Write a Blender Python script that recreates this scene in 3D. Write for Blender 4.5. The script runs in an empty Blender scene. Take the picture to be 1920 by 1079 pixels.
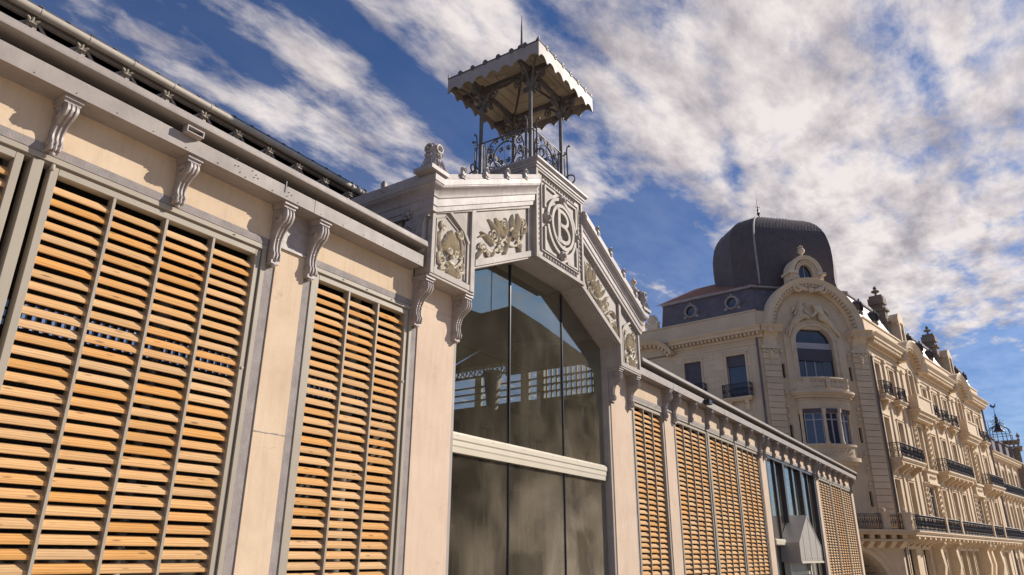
import bpy, bmesh, math, random
from math import sin, cos, pi, radians, hypot, atan2
from mathutils import Vector, Matrix
random.seed(7)
sc = bpy.context.scene
col = sc.collection

# ------------------------------------------------------------------ camera
cam_d = bpy.data.cameras.new("camera")
cam = bpy.data.objects.new("camera", cam_d); col.objects.link(cam)
cam_d.sensor_width = 36.0
cam_d.lens = 1328.93 / 1920 * 36.0
cam_d.clip_start = 0.05; cam_d.clip_end = 4000
bx = Vector((0.552801, -0.833282, 0.007191)); by = Vector((-0.297064, -0.188996, 0.935967)); bz = Vector((-0.778565, -0.519539, -0.352015))
cam.matrix_world = Matrix(((bx.x, by.x, bz.x, 0.0), (bx.y, by.y, bz.y, -6.5), (bx.z, by.z, bz.z, 1.6), (0, 0, 0, 1)))
sc.camera = cam
sc.render.resolution_x = 1024; sc.render.resolution_y = 575

# ------------------------------------------------------------------ world, sun, exposure
SUN = Vector((1.3, -1.0, 0.88)).normalized()
w = bpy.data.worlds.new("World"); sc.world = w; w.use_nodes = True
nt = w.node_tree; nt.nodes.clear()
def N(tree, kind, **kw):
    n = tree.nodes.new(kind)
    for k, v in kw.items():
        if k == 'inp':
            for i, val in v.items(): n.inputs[i].default_value = val
        else: setattr(n, k, v)
    return n
def LK(tree, a, b): tree.links.new(a, b)
out = N(nt, 'ShaderNodeOutputWorld'); bg = N(nt, 'ShaderNodeBackground', inp={1: 0.1})
LK(nt, bg.outputs[0], out.inputs[0])
sky = N(nt, 'ShaderNodeTexSky'); sky.sky_type = 'NISHITA'; sky.sun_disc = False
sky.sun_elevation = math.asin(SUN.z); sky.sun_rotation = atan2(SUN.x, SUN.y)
sky.air_density = 1.0; sky.dust_density = 0.6; sky.ozone_density = 2.0
tc = N(nt, 'ShaderNodeTexCoord'); sx = N(nt, 'ShaderNodeSeparateXYZ'); LK(nt, tc.outputs['Generated'], sx.inputs[0])
def MT(op, a, b=None, c=None, clamp=False, tree=None):
    for v in (a, b, c):
        if hasattr(v, 'id_data') and not isinstance(v, (int, float)): tree = v.id_data
    tree = tree or nt
    n = tree.nodes.new('ShaderNodeMath'); n.operation = op; n.use_clamp = clamp
    for i, v in enumerate((a, b, c)):
        if v is None: continue
        if isinstance(v, (int, float)): n.inputs[i].default_value = v
        else: tree.links.new(v, n.inputs[i])
    return n.outputs[0]
zc = MT('MAXIMUM', sx.outputs[2], 0.035)
px = MT('DIVIDE', sx.outputs[0], zc); py = MT('DIVIDE', sx.outputs[1], zc)
cb = N(nt, 'ShaderNodeCombineXYZ'); LK(nt, px, cb.inputs[0]); LK(nt, py, cb.inputs[1])
def noise(vec, scale, detail, rough=0.55, dist=0.0, tree=None):
    tree = tree or nt
    n = tree.nodes.new('ShaderNodeTexNoise'); n.inputs['Scale'].default_value = scale
    n.inputs['Detail'].default_value = detail; n.inputs['Roughness'].default_value = rough
    n.inputs['Distortion'].default_value = dist
    if vec is not None: tree.links.new(vec, n.inputs['Vector'])
    return n.outputs['Fac']
# a cloud layer on a plane overhead, drawn out along the wind (x)
mp = N(nt, 'ShaderNodeMapping'); LK(nt, cb.outputs[0], mp.inputs[0]); mp.inputs['Scale'].default_value = (1.0, 1.9, 1.0); mp.inputs['Rotation'].default_value = (0, 0, radians(8))
mp.inputs['Location'].default_value = (3.1, 0.7, 0)
n1 = noise(mp.outputs[0], 2.6, 14, 0.60, 0.12)
mp2 = N(nt, 'ShaderNodeMapping'); LK(nt, cb.outputs[0], mp2.inputs[0]); mp2.inputs['Scale'].default_value = (2.0, 3.6, 1.0); mp2.inputs['Rotation'].default_value = (0, 0, radians(14))
n2 = noise(mp2.outputs[0], 3.6, 13, 0.60, 0.25)
cov = None
def blob(cx, cy, rx, ry, wgt, rot=0.0):
    global cov
    m = N(nt, 'ShaderNodeMapping'); m.vector_type = 'TEXTURE'
    m.inputs['Location'].default_value = (cx, cy, 0); m.inputs['Rotation'].default_value = (0, 0, rot); m.inputs['Scale'].default_value = (rx, ry, 1)
    LK(nt, cb.outputs[0], m.inputs[0])
    d = N(nt, 'ShaderNodeVectorMath', operation='DOT_PRODUCT'); LK(nt, m.outputs[0], d.inputs[0]); LK(nt, m.outputs[0], d.inputs[1])
    e = MT('EXPONENT', MT('MULTIPLY', d.outputs['Value'], -1.0))
    t = MT('MULTIPLY', e, wgt)
    cov = t if cov is None else MT('ADD', cov, t)
for b_ in ((0.80, 1.31, 0.50, 0.07, 0.11, -0.10), (1.15, 1.12, 0.40, 0.09, 0.10, -0.35), (0.42, 1.52, 0.40, 0.12, -0.25), (0.60, 1.16, 0.20, 0.05, -0.14), (1.25, 0.20, 0.95, 0.42, 0.19), (1.10, 0.55, 0.45, 0.025, -0.12, -0.12), (0.92, 0.78, 0.32, 0.13, 0.15), (1.45, 0.52, 0.35, 0.13, 0.13), (2.15, 0.82, 0.36, 0.16, -0.28), (3.0, 0.34, 1.2, 0.28, 0.24), (6.0, -0.12, 1.5, 0.32, -0.30), (1.20, 0.98, 0.16, 0.06, -0.20), (0.88, 0.92, 0.30, 0.045, -0.20), (0.90, 1.06, 0.35, 0.05, 0.14), (1.62, 0.42, 0.42, 0.030, -0.17, 0.18), (2.0, 0.05, 0.12, 0.05, -0.12), (3.2, -0.15, 1.0, 0.25, 0.16), (2.4, 0.22, 0.6, 0.5, 0.07), (1.62, 0.90, 0.25, 0.05, 0.16)): blob(*b_)
mix = MT('ADD', MT('MULTIPLY', n1, 0.62), MT('MULTIPLY', n2, 0.38))
dens = MT('ADD', mix, cov)
mr = N(nt, 'ShaderNodeMapRange', interpolation_type='SMOOTHSTEP'); LK(nt, dens, mr.inputs[0])
mr.inputs[1].default_value = 0.455; mr.inputs[2].default_value = 0.73
# cloud tone: bright rims, lavender-grey bellies
n3 = noise(mp.outputs[0], 3.1, 10, 0.62, 0.1)
cr = N(nt, 'ShaderNodeValToRGB'); LK(nt, n3, cr.inputs[0])
cr.color_ramp.elements[0].position = 0.33; cr.color_ramp.elements[0].color = (2.55, 2.32, 2.5, 1)
cr.color_ramp.elements[1].position = 0.60; cr.color_ramp.elements[1].color = (5.7, 5.2, 5.0, 1)
tint = N(nt, 'ShaderNodeMix', data_type='RGBA', blend_type='MULTIPLY'); tint.inputs[0].default_value = 1.0
LK(nt, sky.outputs[0], tint.inputs[6]); tint.inputs[7].default_value = (0.21, 0.36, 0.58, 1)
mixc = N(nt, 'ShaderNodeMix', data_type='RGBA'); veil = N(nt, 'ShaderNodeMapRange'); LK(nt, sx.outputs[2], veil.inputs[0]); veil.inputs[1].default_value = 0.62; veil.inputs[2].default_value = 0.1; veil.inputs[3].default_value = 0.03; veil.inputs[4].default_value = 0.22
LK(nt, MT('MAXIMUM', MT('MULTIPLY', mr.outputs[0], 0.95), veil.outputs[0]), mixc.inputs[0])
LK(nt, tint.outputs[2], mixc.inputs[6]); LK(nt, cr.outputs[0], mixc.inputs[7])
LK(nt, mixc.outputs[2], bg.inputs[0])

sun_d = bpy.data.lights.new("sun", 'SUN'); sun_d.energy = 3.5; sun_d.angle = radians(0.5); sun_d.color = (1.0, 0.91, 0.80)
sun = bpy.data.objects.new("sun", sun_d); col.objects.link(sun)
sun.rotation_euler = SUN.to_track_quat('Z', 'Y').to_euler(); sun.location = (60, -60, 60)
sc.view_settings.view_transform = 'Standard'; sc.view_settings.look = 'None'
sc.view_settings.exposure = 0.70; sc.view_settings.gamma = 1.0; sc.view_settings.use_curve_mapping = False
# ------------------------------------------------------------------ mesh builder
WL = {}
class MB:
    def __init__(s, f=None): s.v = []; s.p = []; s.f = f
    def _a(s, pts):
        b = len(s.v)
        if s.f: pts = [s.f(*p) for p in pts]
        s.v.extend([tuple(p) for p in pts]); return b
    def box(s, x0, x1, y0, y1, z0, z1):
        b = s._a([(x0, y0, z0), (x1, y0, z0), (x1, y1, z0), (x0, y1, z0), (x0, y0, z1), (x1, y0, z1), (x1, y1, z1), (x0, y1, z1)])
        for q in ((0, 3, 2, 1), (4, 5, 6, 7), (0, 1, 5, 4), (1, 2, 6, 5), (2, 3, 7, 6), (3, 0, 4, 7)): s.p.append([b + i for i in q])
        return s
    def ext(s, poly, ax, lo, hi):
        m = {'x': lambda a, b, t: (t, a, b), 'y': lambda a, b, t: (a, t, b), 'z': lambda a, b, t: (a, b, t)}[ax]
        n = len(poly); b = s._a([m(p[0], p[1], lo) for p in poly] + [m(p[0], p[1], hi) for p in poly])
        s.p.append([b + i for i in range(n)]); s.p.append([b + n + i for i in reversed(range(n))])
        for i in range(n): j = (i + 1) % n; s.p.append([b + j, b + i, b + n + i, b + n + j])
        return s
    def grid(s, rows, cu=False, cv=False, cap=False):
        n = len(rows[0]); b = s._a([p for r in rows for p in r]); R = len(rows)
        for i in range(R if cv else R - 1):
            for j in range(n if cu else n - 1):
                a, c = b + i * n, b + ((i + 1) % R) * n; k = (j + 1) % n
                s.p.append([a + j, a + k, c + k, c + j])
        if cap: s.p.append([b + i for i in reversed(range(n))]); s.p.append([b + (R - 1) * n + i for i in range(n)])
        return s
    def tube(s, pts, r, n=6, closed=False, cap=True):
        pts = [Vector(p) for p in pts]; L = len(pts)
        rs = r if isinstance(r, (list, tuple)) else [r] * L
        rows = []; up = None
        for i, p in enumerate(pts):
            a = pts[(i - 1) % L] if (closed or i) else pts[i]; c = pts[(i + 1) % L] if (closed or i < L - 1) else pts[i]
            t = c - a
            if t.length < 1e-9: t = Vector((0, 0, 1))
            t.normalize()
            if up is None: up = Vector((0, 0, 1)) if abs(t.z) < 0.9 else Vector((1, 0, 0))
            e = t.cross(up)
            if e.length < 1e-5: up = Vector((1, 0.3, 0.1)); e = t.cross(up)
            e.normalize(); g = e.cross(t); up = g
            rows.append([p + e * (rs[i] * cos(2 * pi * k / n)) + g * (rs[i] * sin(2 * pi * k / n)) for k in range(n)])
        s.grid(rows, cu=True, cv=closed, cap=cap and not closed); return s
    def lathe(s, prof, c=(0, 0, 0), n=12, ax='z'):
        rows = []
        for r, z in prof:
            row = []
            for k in range(n):
                a = 2 * pi * k / n; p = (r * cos(a), r * sin(a), z)
                if ax == 'y': p = (p[0], p[2], p[1])
                if ax == 'x': p = (p[2], p[0], p[1])
                row.append((c[0] + p[0], c[1] + p[1], c[2] + p[2]))
            rows.append(row)
        return s.grid(rows, cu=True, cap=True)
    def ball(s, c, r, n=8, sq=(1, 1, 1)):
        rows = []
        for i in range(n // 2 + 1):
            t = pi * i / (n // 2); rr = max(sin(t), 0.02)
            rows.append([(c[0] + sq[0] * r * rr * cos(2 * pi * k / n), c[1] + sq[1] * r * rr * sin(2 * pi * k / n), c[2] + sq[2] * r * cos(t)) for k in range(n)])
        return s.grid(rows, cu=True, cap=True)
    def prism_path(s, path, hw, y0, y1):      # ribbon of half width hw following path (x,z), extruded y0..y1
        L = len(path); l = []; r = []
        for i in range(L):
            a = path[max(i - 1, 0)]; c = path[min(i + 1, L - 1)]; dx, dz = c[0] - a[0], c[1] - a[1]; m = hypot(dx, dz) or 1
            h = hw[i] if isinstance(hw, (list, tuple)) else hw
            nx, nz = -dz / m * h, dx / m * h
            l.append((path[i][0] + nx, path[i][1] + nz)); r.append((path[i][0] - nx, path[i][1] - nz))
        rows = [[(a[0], y0, a[1]), (b[0], y0, b[1]), (b[0], y1, b[1]), (a[0], y1, a[1])] for a, b in zip(l, r)]
        return s.grid(rows, cu=True, cap=True)
def mesh_of(name, mb, smooth=None, bevel=None):
    me = bpy.data.meshes.new(name); me.from_pydata(mb.v, [], mb.p)
    bm = bmesh.new(); bm.from_mesh(me)
    bmesh.ops.recalc_face_normals(bm, faces=bm.faces)
    if bevel:
        ed = [e for e in bm.edges if len(e.link_faces) == 2 and e.calc_face_angle(0) > 0.5]
        bmesh.ops.bevel(bm, geom=ed, offset=bevel, segments=1, affect='EDGES')
    bm.to_mesh(me); bm.free()
    if smooth:
        me.polygons.foreach_set('use_smooth', [True] * len(me.polygons)); me.set_sharp_from_angle(angle=radians(smooth))
    return me
def link(name, me, parent=None, loc=(0, 0, 0), rz=0.0):
    o = bpy.data.objects.new(name, me); col.objects.link(o)
    o.location = loc; o.rotation_euler = (0, 0, rz)
    if parent is not None: o.parent = parent
    return o
def base_of(o):
    v = Vector((0, 0, 0))
    while o is not None: v += o.location; o = o.parent
    return v
def part(name, mb, m, parent=None, smooth=None, label=None, kind=None, bevel=None):
    """mesh given in world coordinates, hung under parent (parents are never rotated)"""
    me = mesh_of(name, mb, smooth, bevel); me.materials.append(m)
    o = link(name, me, parent, -base_of(parent) if parent is not None else (0, 0, 0))
    if label: o['label'] = label
    if kind: o['kind'] = kind
    return o
def place(name, me, parent, at, rz=0.0):      # shared mesh at world position
    return link(name, me, parent, Vector(at) - (base_of(parent) if parent is not None else Vector((0, 0, 0))), rz)
def thing(name, label, cat, loc, group=None):
    o = bpy.data.objects.new(name, None); col.objects.link(o); o.location = loc; o.empty_display_size = 0.5
    o['label'] = label; o['category'] = cat
    if group: o['group'] = group
    return o
def struct(name, mb, m, **k):
    o = part(name, mb, m, None, **k); o['kind'] = 'structure'; return o
def scroll(cx, cz, r, a0, turns, r1=None, n=None, sgn=1):
    """spiral points (a,b): starts at radius r, angle a0 (degrees) and winds in"""
    n = n or max(8, int(abs(turns) * 14)); r1 = r * 0.18 if r1 is None else r1; o = []
    for i in range(n + 1):
        t = i / n; rr = r + (r1 - r) * t; a = radians(a0) + sgn * 2 * pi * turns * t
        o.append((cx + rr * cos(a), cz + rr * sin(a)))
    return o
def arc(cx, cz, rx, rz, a0, a1, n=16):
    return [(cx + rx * cos(radians(a0 + (a1 - a0) * i / n)), cz + rz * sin(radians(a0 + (a1 - a0) * i / n))) for i in range(n + 1)]
def bez(p0, p1, p2, n=8):
    return [((1 - t) ** 2 * p0[0] + 2 * t * (1 - t) * p1[0] + t * t * p2[0], (1 - t) ** 2 * p0[1] + 2 * t * (1 - t) * p1[1] + t * t * p2[1]) for t in [i / n for i in range(n + 1)]]
def leaf(mb, p0, pc, p1, w, th, y, n=7):
    """acanthus blade on a wall facing -y: from p0 bent over pc to p1"""
    P = bez(p0, pc, p1, n); rows = []
    for i, (x, z) in enumerate(P):
        a = P[max(i - 1, 0)]; c = P[min(i + 1, n)]; dx, dz = c[0] - a[0], c[1] - a[1]; m = hypot(dx, dz) or 1
        t = i / n; ww = w * (sin(pi * min(1, (t * 0.92 + 0.06))) ** 0.7) * (1 + 0.22 * (i % 2)); hh = th * (0.35 + 0.65 * sin(pi * (t * 0.8 + 0.15)))
        nx, nz = -dz / m, dx / m
        rows.append([(x + nx * ww, y, z + nz * ww), (x + nx * ww * 0.5, y - hh, z + nz * ww * 0.5), (x, y - hh * 0.55, z), (x - nx * ww * 0.5, y - hh, z - nz * ww * 0.5), (x - nx * ww, y, z - nz * ww)])
    mb.grid(rows)
def curl(mb, pts, r0, r1, y, n=6):
    L = len(pts); mb.tube([(a, y, b) for a, b in pts], [r0 + (r1 - r0) * i / (L - 1) for i in range(L)], n)

# ------------------------------------------------------------------ materials
def mat(name, c, c2=None, rough=0.6, scale=3.0, bump=0.0, bscale=40.0, metal=0.0, spec=0.5, streak=0.0, mixpos=(0.35, 0.7), coat=0.0, objco=False, detail=6, rust=0.0, crack=0.0):
    m = bpy.data.materials.new(name); m.use_nodes = True; t = m.node_tree
    b = t.nodes['Principled BSDF']; b.inputs['Roughness'].default_value = rough; b.inputs['Metallic'].default_value = metal
    b.inputs['Specular IOR Level'].default_value = spec; b.inputs['Coat Weight'].default_value = coat
    if objco: co = t.nodes.new('ShaderNodeTexCoord').outputs['Object']
    else: co = t.nodes.new('ShaderNodeNewGeometry').outputs['Position']
    if c2 is None: c2 = tuple(x * 0.8 for x in c)
    f = noise(co, scale, detail, 0.6, 0.4, t)
    r = N(t, 'ShaderNodeMapRange'); LK(t, f, r.inputs[0]); r.inputs[1].default_value = mixpos[0]; r.inputs[2].default_value = mixpos[1]
    mx = N(t, 'ShaderNodeMix', data_type='RGBA'); LK(t, r.outputs[0], mx.inputs[0]); mx.inputs[6].default_value = (*c, 1); mx.inputs[7].default_value = (*c2, 1)
    last = mx.outputs[2]
    if streak:
        mpn = N(t, 'ShaderNodeMapping'); LK(t, co, mpn.inputs[0]); mpn.inputs['Scale'].default_value = (9, 9, 0.8)
        f2 = noise(mpn.outputs[0], 1.4, 6, 0.65, 0.3, t)
        r2 = N(t, 'ShaderNodeMapRange'); LK(t, f2, r2.inputs[0]); r2.inputs[1].default_value = 0.48; r2.inputs[2].default_value = 0.75; r2.inputs[4].default_value = streak
        m2 = N(t, 'ShaderNodeMix', data_type='RGBA'); LK(t, r2.outputs[0], m2.inputs[0]); LK(t, last, m2.inputs[6]); m2.inputs[7].default_value = (c[0] * 0.42, c[1] * 0.37, c[2] * 0.34, 1)
        last = m2.outputs[2]
    if rust:
        f4 = noise(co, 11, 8, 0.7, 0.5, t); f5 = noise(co, 1.9, 3, 0.5, 0, t)
        r4 = N(t, 'ShaderNodeMapRange'); LK(t, MT('ADD', MT('MULTIPLY', f4, 0.65, tree=t), MT('MULTIPLY', f5, 0.35, tree=t), tree=t), r4.inputs[0]); r4.inputs[1].default_value = 0.585; r4.inputs[2].default_value = 0.66; r4.inputs[4].default_value = rust
        m4 = N(t, 'ShaderNodeMix', data_type='RGBA'); LK(t, r4.outputs[0], m4.inputs[0]); LK(t, last, m4.inputs[6]); m4.inputs[7].default_value = (0.20, 0.135, 0.095, 1); last = m4.outputs[2]
    if crack:
        vo = N(t, 'ShaderNodeTexVoronoi', feature='DISTANCE_TO_EDGE'); wv_ = N(t, 'ShaderNodeVectorMath', operation='ADD'); nn = N(t, 'ShaderNodeTexNoise'); LK(t, co, nn.inputs['Vector']); nn.inputs['Scale'].default_value = 3; nn.inputs['Detail'].default_value = 6
        LK(t, co, wv_.inputs[0]); LK(t, nn.outputs['Color'], wv_.inputs[1]); LK(t, wv_.outputs[0], vo.inputs['Vector']); vo.inputs['Scale'].default_value = 0.8
        r5 = N(t, 'ShaderNodeMapRange'); LK(t, vo.outputs['Distance'], r5.inputs[0]); r5.inputs[1].default_value = 0.0; r5.inputs[2].default_value = 0.006; r5.inputs[3].default_value = crack; r5.inputs[4].default_value = 0
        f6 = noise(co, 0.9, 4, 0.6, 0, t); r6 = N(t, 'ShaderNodeMapRange'); LK(t, f6, r6.inputs[0]); r6.inputs[1].default_value = 0.5; r6.inputs[2].default_value = 0.6
        m5 = N(t, 'ShaderNodeMix', data_type='RGBA'); LK(t, MT('MULTIPLY', r5.outputs[0], r6.outputs[0], tree=t), m5.inputs[0]); LK(t, last, m5.inputs[6]); m5.inputs[7].default_value = (c[0] * 0.45, c[1] * 0.4, c[2] * 0.36, 1); last = m5.outputs[2]
        f7 = noise(co, 5.5, 7, 0.7, 1.0, t); r7 = N(t, 'ShaderNodeMapRange'); LK(t, f7, r7.inputs[0]); r7.inputs[1].default_value = 0.52; r7.inputs[2].default_value = 0.75; r7.inputs[4].default_value = 0.30
        m6 = N(t, 'ShaderNodeMix', data_type='RGBA'); LK(t, r7.outputs[0], m6.inputs[0]); LK(t, last, m6.inputs[6]); m6.inputs[7].default_value = (c[0] * 0.78, c[1] * 0.70, c[2] * 0.62, 1); last = m6.outputs[2]
    LK(t, last, b.inputs['Base Color'])
    if bump:
        fb = noise(co, bscale, 5, 0.6, 0.0, t)
        bp = N(t, 'ShaderNodeBump'); bp.inputs['Strength'].default_value = bump; bp.inputs['Distance'].default_value = 0.01; LK(t, fb, bp.inputs['Height']); LK(t, bp.outputs[0], b.inputs['Normal'])
        rr = N(t, 'ShaderNodeMapRange'); LK(t, f, rr.inputs[0]); rr.inputs[3].default_value = rough - 0.1; rr.inputs[4].default_value = min(1, rough + 0.12); LK(t, rr.outputs[0], b.inputs['Roughness'])
    return m
def wood(name):
    m = bpy.data.materials.new(name); m.use_nodes = True; t = m.node_tree; b = t.nodes['Principled BSDF']; b.inputs['Roughness'].default_value = 0.7; b.inputs['Specular IOR Level'].default_value = 0.12
    tcn = t.nodes.new('ShaderNodeTexCoord'); oi = t.nodes.new('ShaderNodeObjectInfo')
    ofs = N(t, 'ShaderNodeVectorMath', operation='SCALE'); ofs.inputs[0].default_value = (37.0, 11.0, 23.0); LK(t, oi.outputs['Random'], ofs.inputs['Scale'])
    ad = N(t, 'ShaderNodeVectorMath', operation='ADD'); LK(t, tcn.outputs['Object'], ad.inputs[0]); LK(t, ofs.outputs[0], ad.inputs[1])
    mpn = N(t, 'ShaderNodeMapping'); LK(t, ad.outputs[0], mpn.inputs[0]); mpn.inputs['Scale'].default_value = (1.3, 9.0, 16.0)
    g1 = noise(mpn.outputs[0], 2.2, 5, 0.6, 2.2, t)
    wv = N(t, 'ShaderNodeTexWave', wave_type='BANDS', bands_direction='Z'); LK(t, mpn.outputs[0], wv.inputs[0]); wv.inputs['Scale'].default_value = 0.9; wv.inputs['Distortion'].default_value = 7; wv.inputs['Detail'].default_value = 3; wv.inputs['Detail Scale'].default_value = 0.7
    mixg = MT('ADD', MT('MULTIPLY', g1, 0.6), MT('MULTIPLY', wv.outputs['Fac'], 0.4), tree=t)
    crn = N(t, 'ShaderNodeValToRGB'); LK(t, mixg, crn.inputs[0]); e = crn.color_ramp.elements
    e[0].position = 0.22; e[0].color = (0.50, 0.245, 0.072, 1); e[1].position = 0.55; e[1].color = (0.645, 0.35, 0.115, 1)
    n_ = e.new(0.85); n_.color = (0.70, 0.405, 0.15, 1)
    # knots
    vo = N(t, 'ShaderNodeTexVoronoi', feature='F1'); mk = N(t, 'ShaderNodeMapping'); LK(t, ad.outputs[0], mk.inputs[0]); mk.inputs['Scale'].default_value = (1.8, 8, 8); LK(t, mk.outputs[0], vo.inputs['Vector']); vo.inputs['Scale'].default_value = 1.5
    kr = N(t, 'ShaderNodeMapRange'); LK(t, vo.outputs['Distance'], kr.inputs[0]); kr.inputs[1].default_value = 0.07; kr.inputs[2].default_value = 0.15; kr.inputs[3].default_value = 0.7; kr.inputs[4].default_value = 0.0
    mk2 = N(t, 'ShaderNodeMix', data_type='RGBA'); LK(t, kr.outputs[0], mk2.inputs[0]); LK(t, crn.outputs[0], mk2.inputs[6]); mk2.inputs[7].default_value = (0.16, 0.07, 0.03, 1)
    hs = N(t, 'ShaderNodeHueSaturation'); LK(t, mk2.outputs[2], hs.inputs['Color'])
    rv = N(t, 'ShaderNodeMapRange'); LK(t, oi.outputs['Random'], rv.inputs[0]); rv.inputs[3].default_value = 0.90; rv.inputs[4].default_value = 1.07; LK(t, rv.outputs[0], hs.inputs['Value'])
    w2 = N(t, 'ShaderNodeTexWhiteNoise', noise_dimensions='1D'); LK(t, oi.outputs['Random'], w2.inputs['W'])
    rh = N(t, 'ShaderNodeMapRange'); LK(t, w2.outputs['Value'], rh.inputs[0]); rh.inputs[3].default_value = 0.496; rh.inputs[4].default_value = 0.505; LK(t, rh.outputs[0], hs.inputs['Hue'])
    rs_ = N(t, 'ShaderNodeMapRange'); LK(t, w2.outputs['Value'], rs_.inputs[0]); rs_.inputs[3].default_value = 1.02; rs_.inputs[4].default_value = 0.80; LK(t, rs_.outputs[0], hs.inputs['Saturation'])
    LK(t, hs.outputs[0], b.inputs['Base Color'])
    bp = N(t, 'ShaderNodeBump'); bp.inputs['Strength'].default_value = 0.25; bp.inputs['Distance'].default_value = 0.004; LK(t, mixg, bp.inputs['Height']); LK(t, bp.outputs[0], b.inputs['Normal'])
    return m
def hazy_dusty_glass(name, dust_haze=0.25, tintc=(0.55, 0.58, 0.52)):  # streaky dust film; haze reflection of the lower panes painted into it
    m = bpy.data.materials.new(name); m.use_nodes = True; t = m.node_tree; t.nodes.remove(t.nodes['Principled BSDF']); o = t.nodes['Material Output']
    co = t.nodes.new('ShaderNodeNewGeometry').outputs['Position']
    tr = N(t, 'ShaderNodeBsdfTransparent', inp={0: (*tintc, 1)}); gl = N(t, 'ShaderNodeBsdfGlossy', inp={0: (0.95, 0.97, 0.93, 1), 1: 0.012})
    lw = N(t, 'ShaderNodeLayerWeight', inp={0: 0.5}); frv = MT('ADD', MT('MULTIPLY', MT('POWER', lw.outputs['Facing'], 3.5, tree=t), 0.9, tree=t), 0.10, tree=t, clamp=True)
    m1 = N(t, 'ShaderNodeMixShader'); LK(t, frv, m1.inputs[0]); LK(t, tr.outputs[0], m1.inputs[1]); LK(t, gl.outputs[0], m1.inputs[2])
    df = N(t, 'ShaderNodeBsdfDiffuse', inp={0: (0.46, 0.38, 0.29, 1)})
    f = noise(co, 0.75, 7, 0.52, 0.6, t); mpn = N(t, 'ShaderNodeMapping'); LK(t, co, mpn.inputs[0]); mpn.inputs['Scale'].default_value = (14, 14, 0.9); f2 = noise(mpn.outputs[0], 1.6, 6, 0.7, 0, t)
    f3 = noise(co, 60, 3, 0.6, 0, t)
    sp = N(t, 'ShaderNodeSeparateXYZ'); LK(t, co, sp.inputs[0])
    low = N(t, 'ShaderNodeMapRange', interpolation_type='SMOOTHSTEP'); LK(t, sp.outputs[2], low.inputs[0]); low.inputs[1].default_value = 4.2; low.inputs[2].default_value = 1.0; low.inputs[3].default_value = 0.32; low.inputs[4].default_value = 1.7  # painted haze grows thicker downwards
    a = MT('MULTIPLY', MT('ADD', MT('MULTIPLY', f, 1.3), MT('MULTIPLY', f2, 0.25), tree=t), 0.70, tree=t)
    r = N(t, 'ShaderNodeMapRange'); LK(t, a, r.inputs[0]); r.inputs[1].default_value = 0.44; r.inputs[2].default_value = 0.74; r.inputs[3].default_value = dust_haze * 0.55; r.inputs[4].default_value = dust_haze * 2.6
    xr = N(t, 'ShaderNodeMapRange', interpolation_type='SMOOTHSTEP'); LK(t, sp.outputs[0], xr.inputs[0]); xr.inputs[1].default_value = 8.4; xr.inputs[2].default_value = 12.2; xr.inputs[3].default_value = 0.5; xr.inputs[4].default_value = 1.5  # painted haze grows stronger towards the right
    k = MT('MULTIPLY', MT('MULTIPLY', r.outputs[0], MT('MULTIPLY', low.outputs[0], xr.outputs[0], tree=t), tree=t), MT('ADD', MT('MULTIPLY', f3, 0.8), 0.6, tree=t), tree=t, clamp=True)
    m2 = N(t, 'ShaderNodeMixShader'); LK(t, k, m2.inputs[0]); LK(t, m1.outputs[0], m2.inputs[1]); LK(t, df.outputs[0], m2.inputs[2]); LK(t, m2.outputs[0], o.inputs[0])
    return m
def slate(name, c, c2, sx_=3.2, rough=0.6):
    m = mat(name, c, c2, rough, 1.5, 0, spec=0.4); t = m.node_tree; b = t.nodes['Principled BSDF']
    co = t.nodes.new('ShaderNodeNewGeometry').outputs['Position']
    mpn = N(t, 'ShaderNodeMapping'); LK(t, co, mpn.inputs[0]); mpn.inputs['Scale'].default_value = (sx_, sx_, sx_ * 1.6)
    vo = N(t, 'ShaderNodeTexVoronoi', feature='F1'); LK(t, mpn.outputs[0], vo.inputs['Vector']); vo.inputs['Scale'].default_value = 1.6; vo.inputs['Randomness'].default_value = 0.35
    bp = N(t, 'ShaderNodeBump'); bp.inputs['Strength'].default_value = 0.6; bp.inputs['Distance'].default_value = 0.035; LK(t, vo.outputs['Distance'], bp.inputs['Height']); LK(t, bp.outputs[0], b.inputs['Normal'])
    src = b.inputs['Base Color'].links[0].from_socket; sr = N(t, 'ShaderNodeSeparateColor'); LK(t, vo.outputs['Color'], sr.inputs[0])
    rr = N(t, 'ShaderNodeMapRange'); LK(t, sr.outputs[0], rr.inputs[0]); rr.inputs[3].default_value = 0.92; rr.inputs[4].default_value = 1.08
    hv = N(t, 'ShaderNodeHueSaturation'); LK(t, src, hv.inputs['Color']); LK(t, rr.outputs[0], hv.inputs['Value']); LK(t, hv.outputs[0], b.inputs['Base Color'])
    return m
M = {}
M['plaster'] = mat('cream_plaster', (0.70, 0.55, 0.395), (0.61, 0.465, 0.325), 0.85, 1.6, 0.25, 60, streak=0.22, spec=0.1, crack=0.5)
M['pier'] = mat('pinkish_render', (0.70, 0.55, 0.42), (0.63, 0.48, 0.36), 0.85, 1.3, 0.2, 50, streak=0.2, spec=0.1, crack=0.5)
M['margin'] = mat('grey_cement_margin', (0.33, 0.29, 0.27), (0.24, 0.21, 0.20), 0.8, 6, 0.6, 90)
M['eave'] = mat('painted_iron_eave', (0.37, 0.325, 0.295), (0.29, 0.255, 0.235), 0.55, 2.5, 0.18, 22, streak=0.22, spec=0.3, rust=0.55)
M['cast'] = mat('painted_cast_iron', (0.40, 0.35, 0.32), (0.28, 0.24, 0.225), 0.5, 9, 0.2, 60, rust=0.5)
M['frame'] = mat('beige_lacquered_metal', (0.39, 0.34, 0.27), (0.35, 0.305, 0.245), 0.5, 2, 0.05, 30, spec=0.25)
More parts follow.
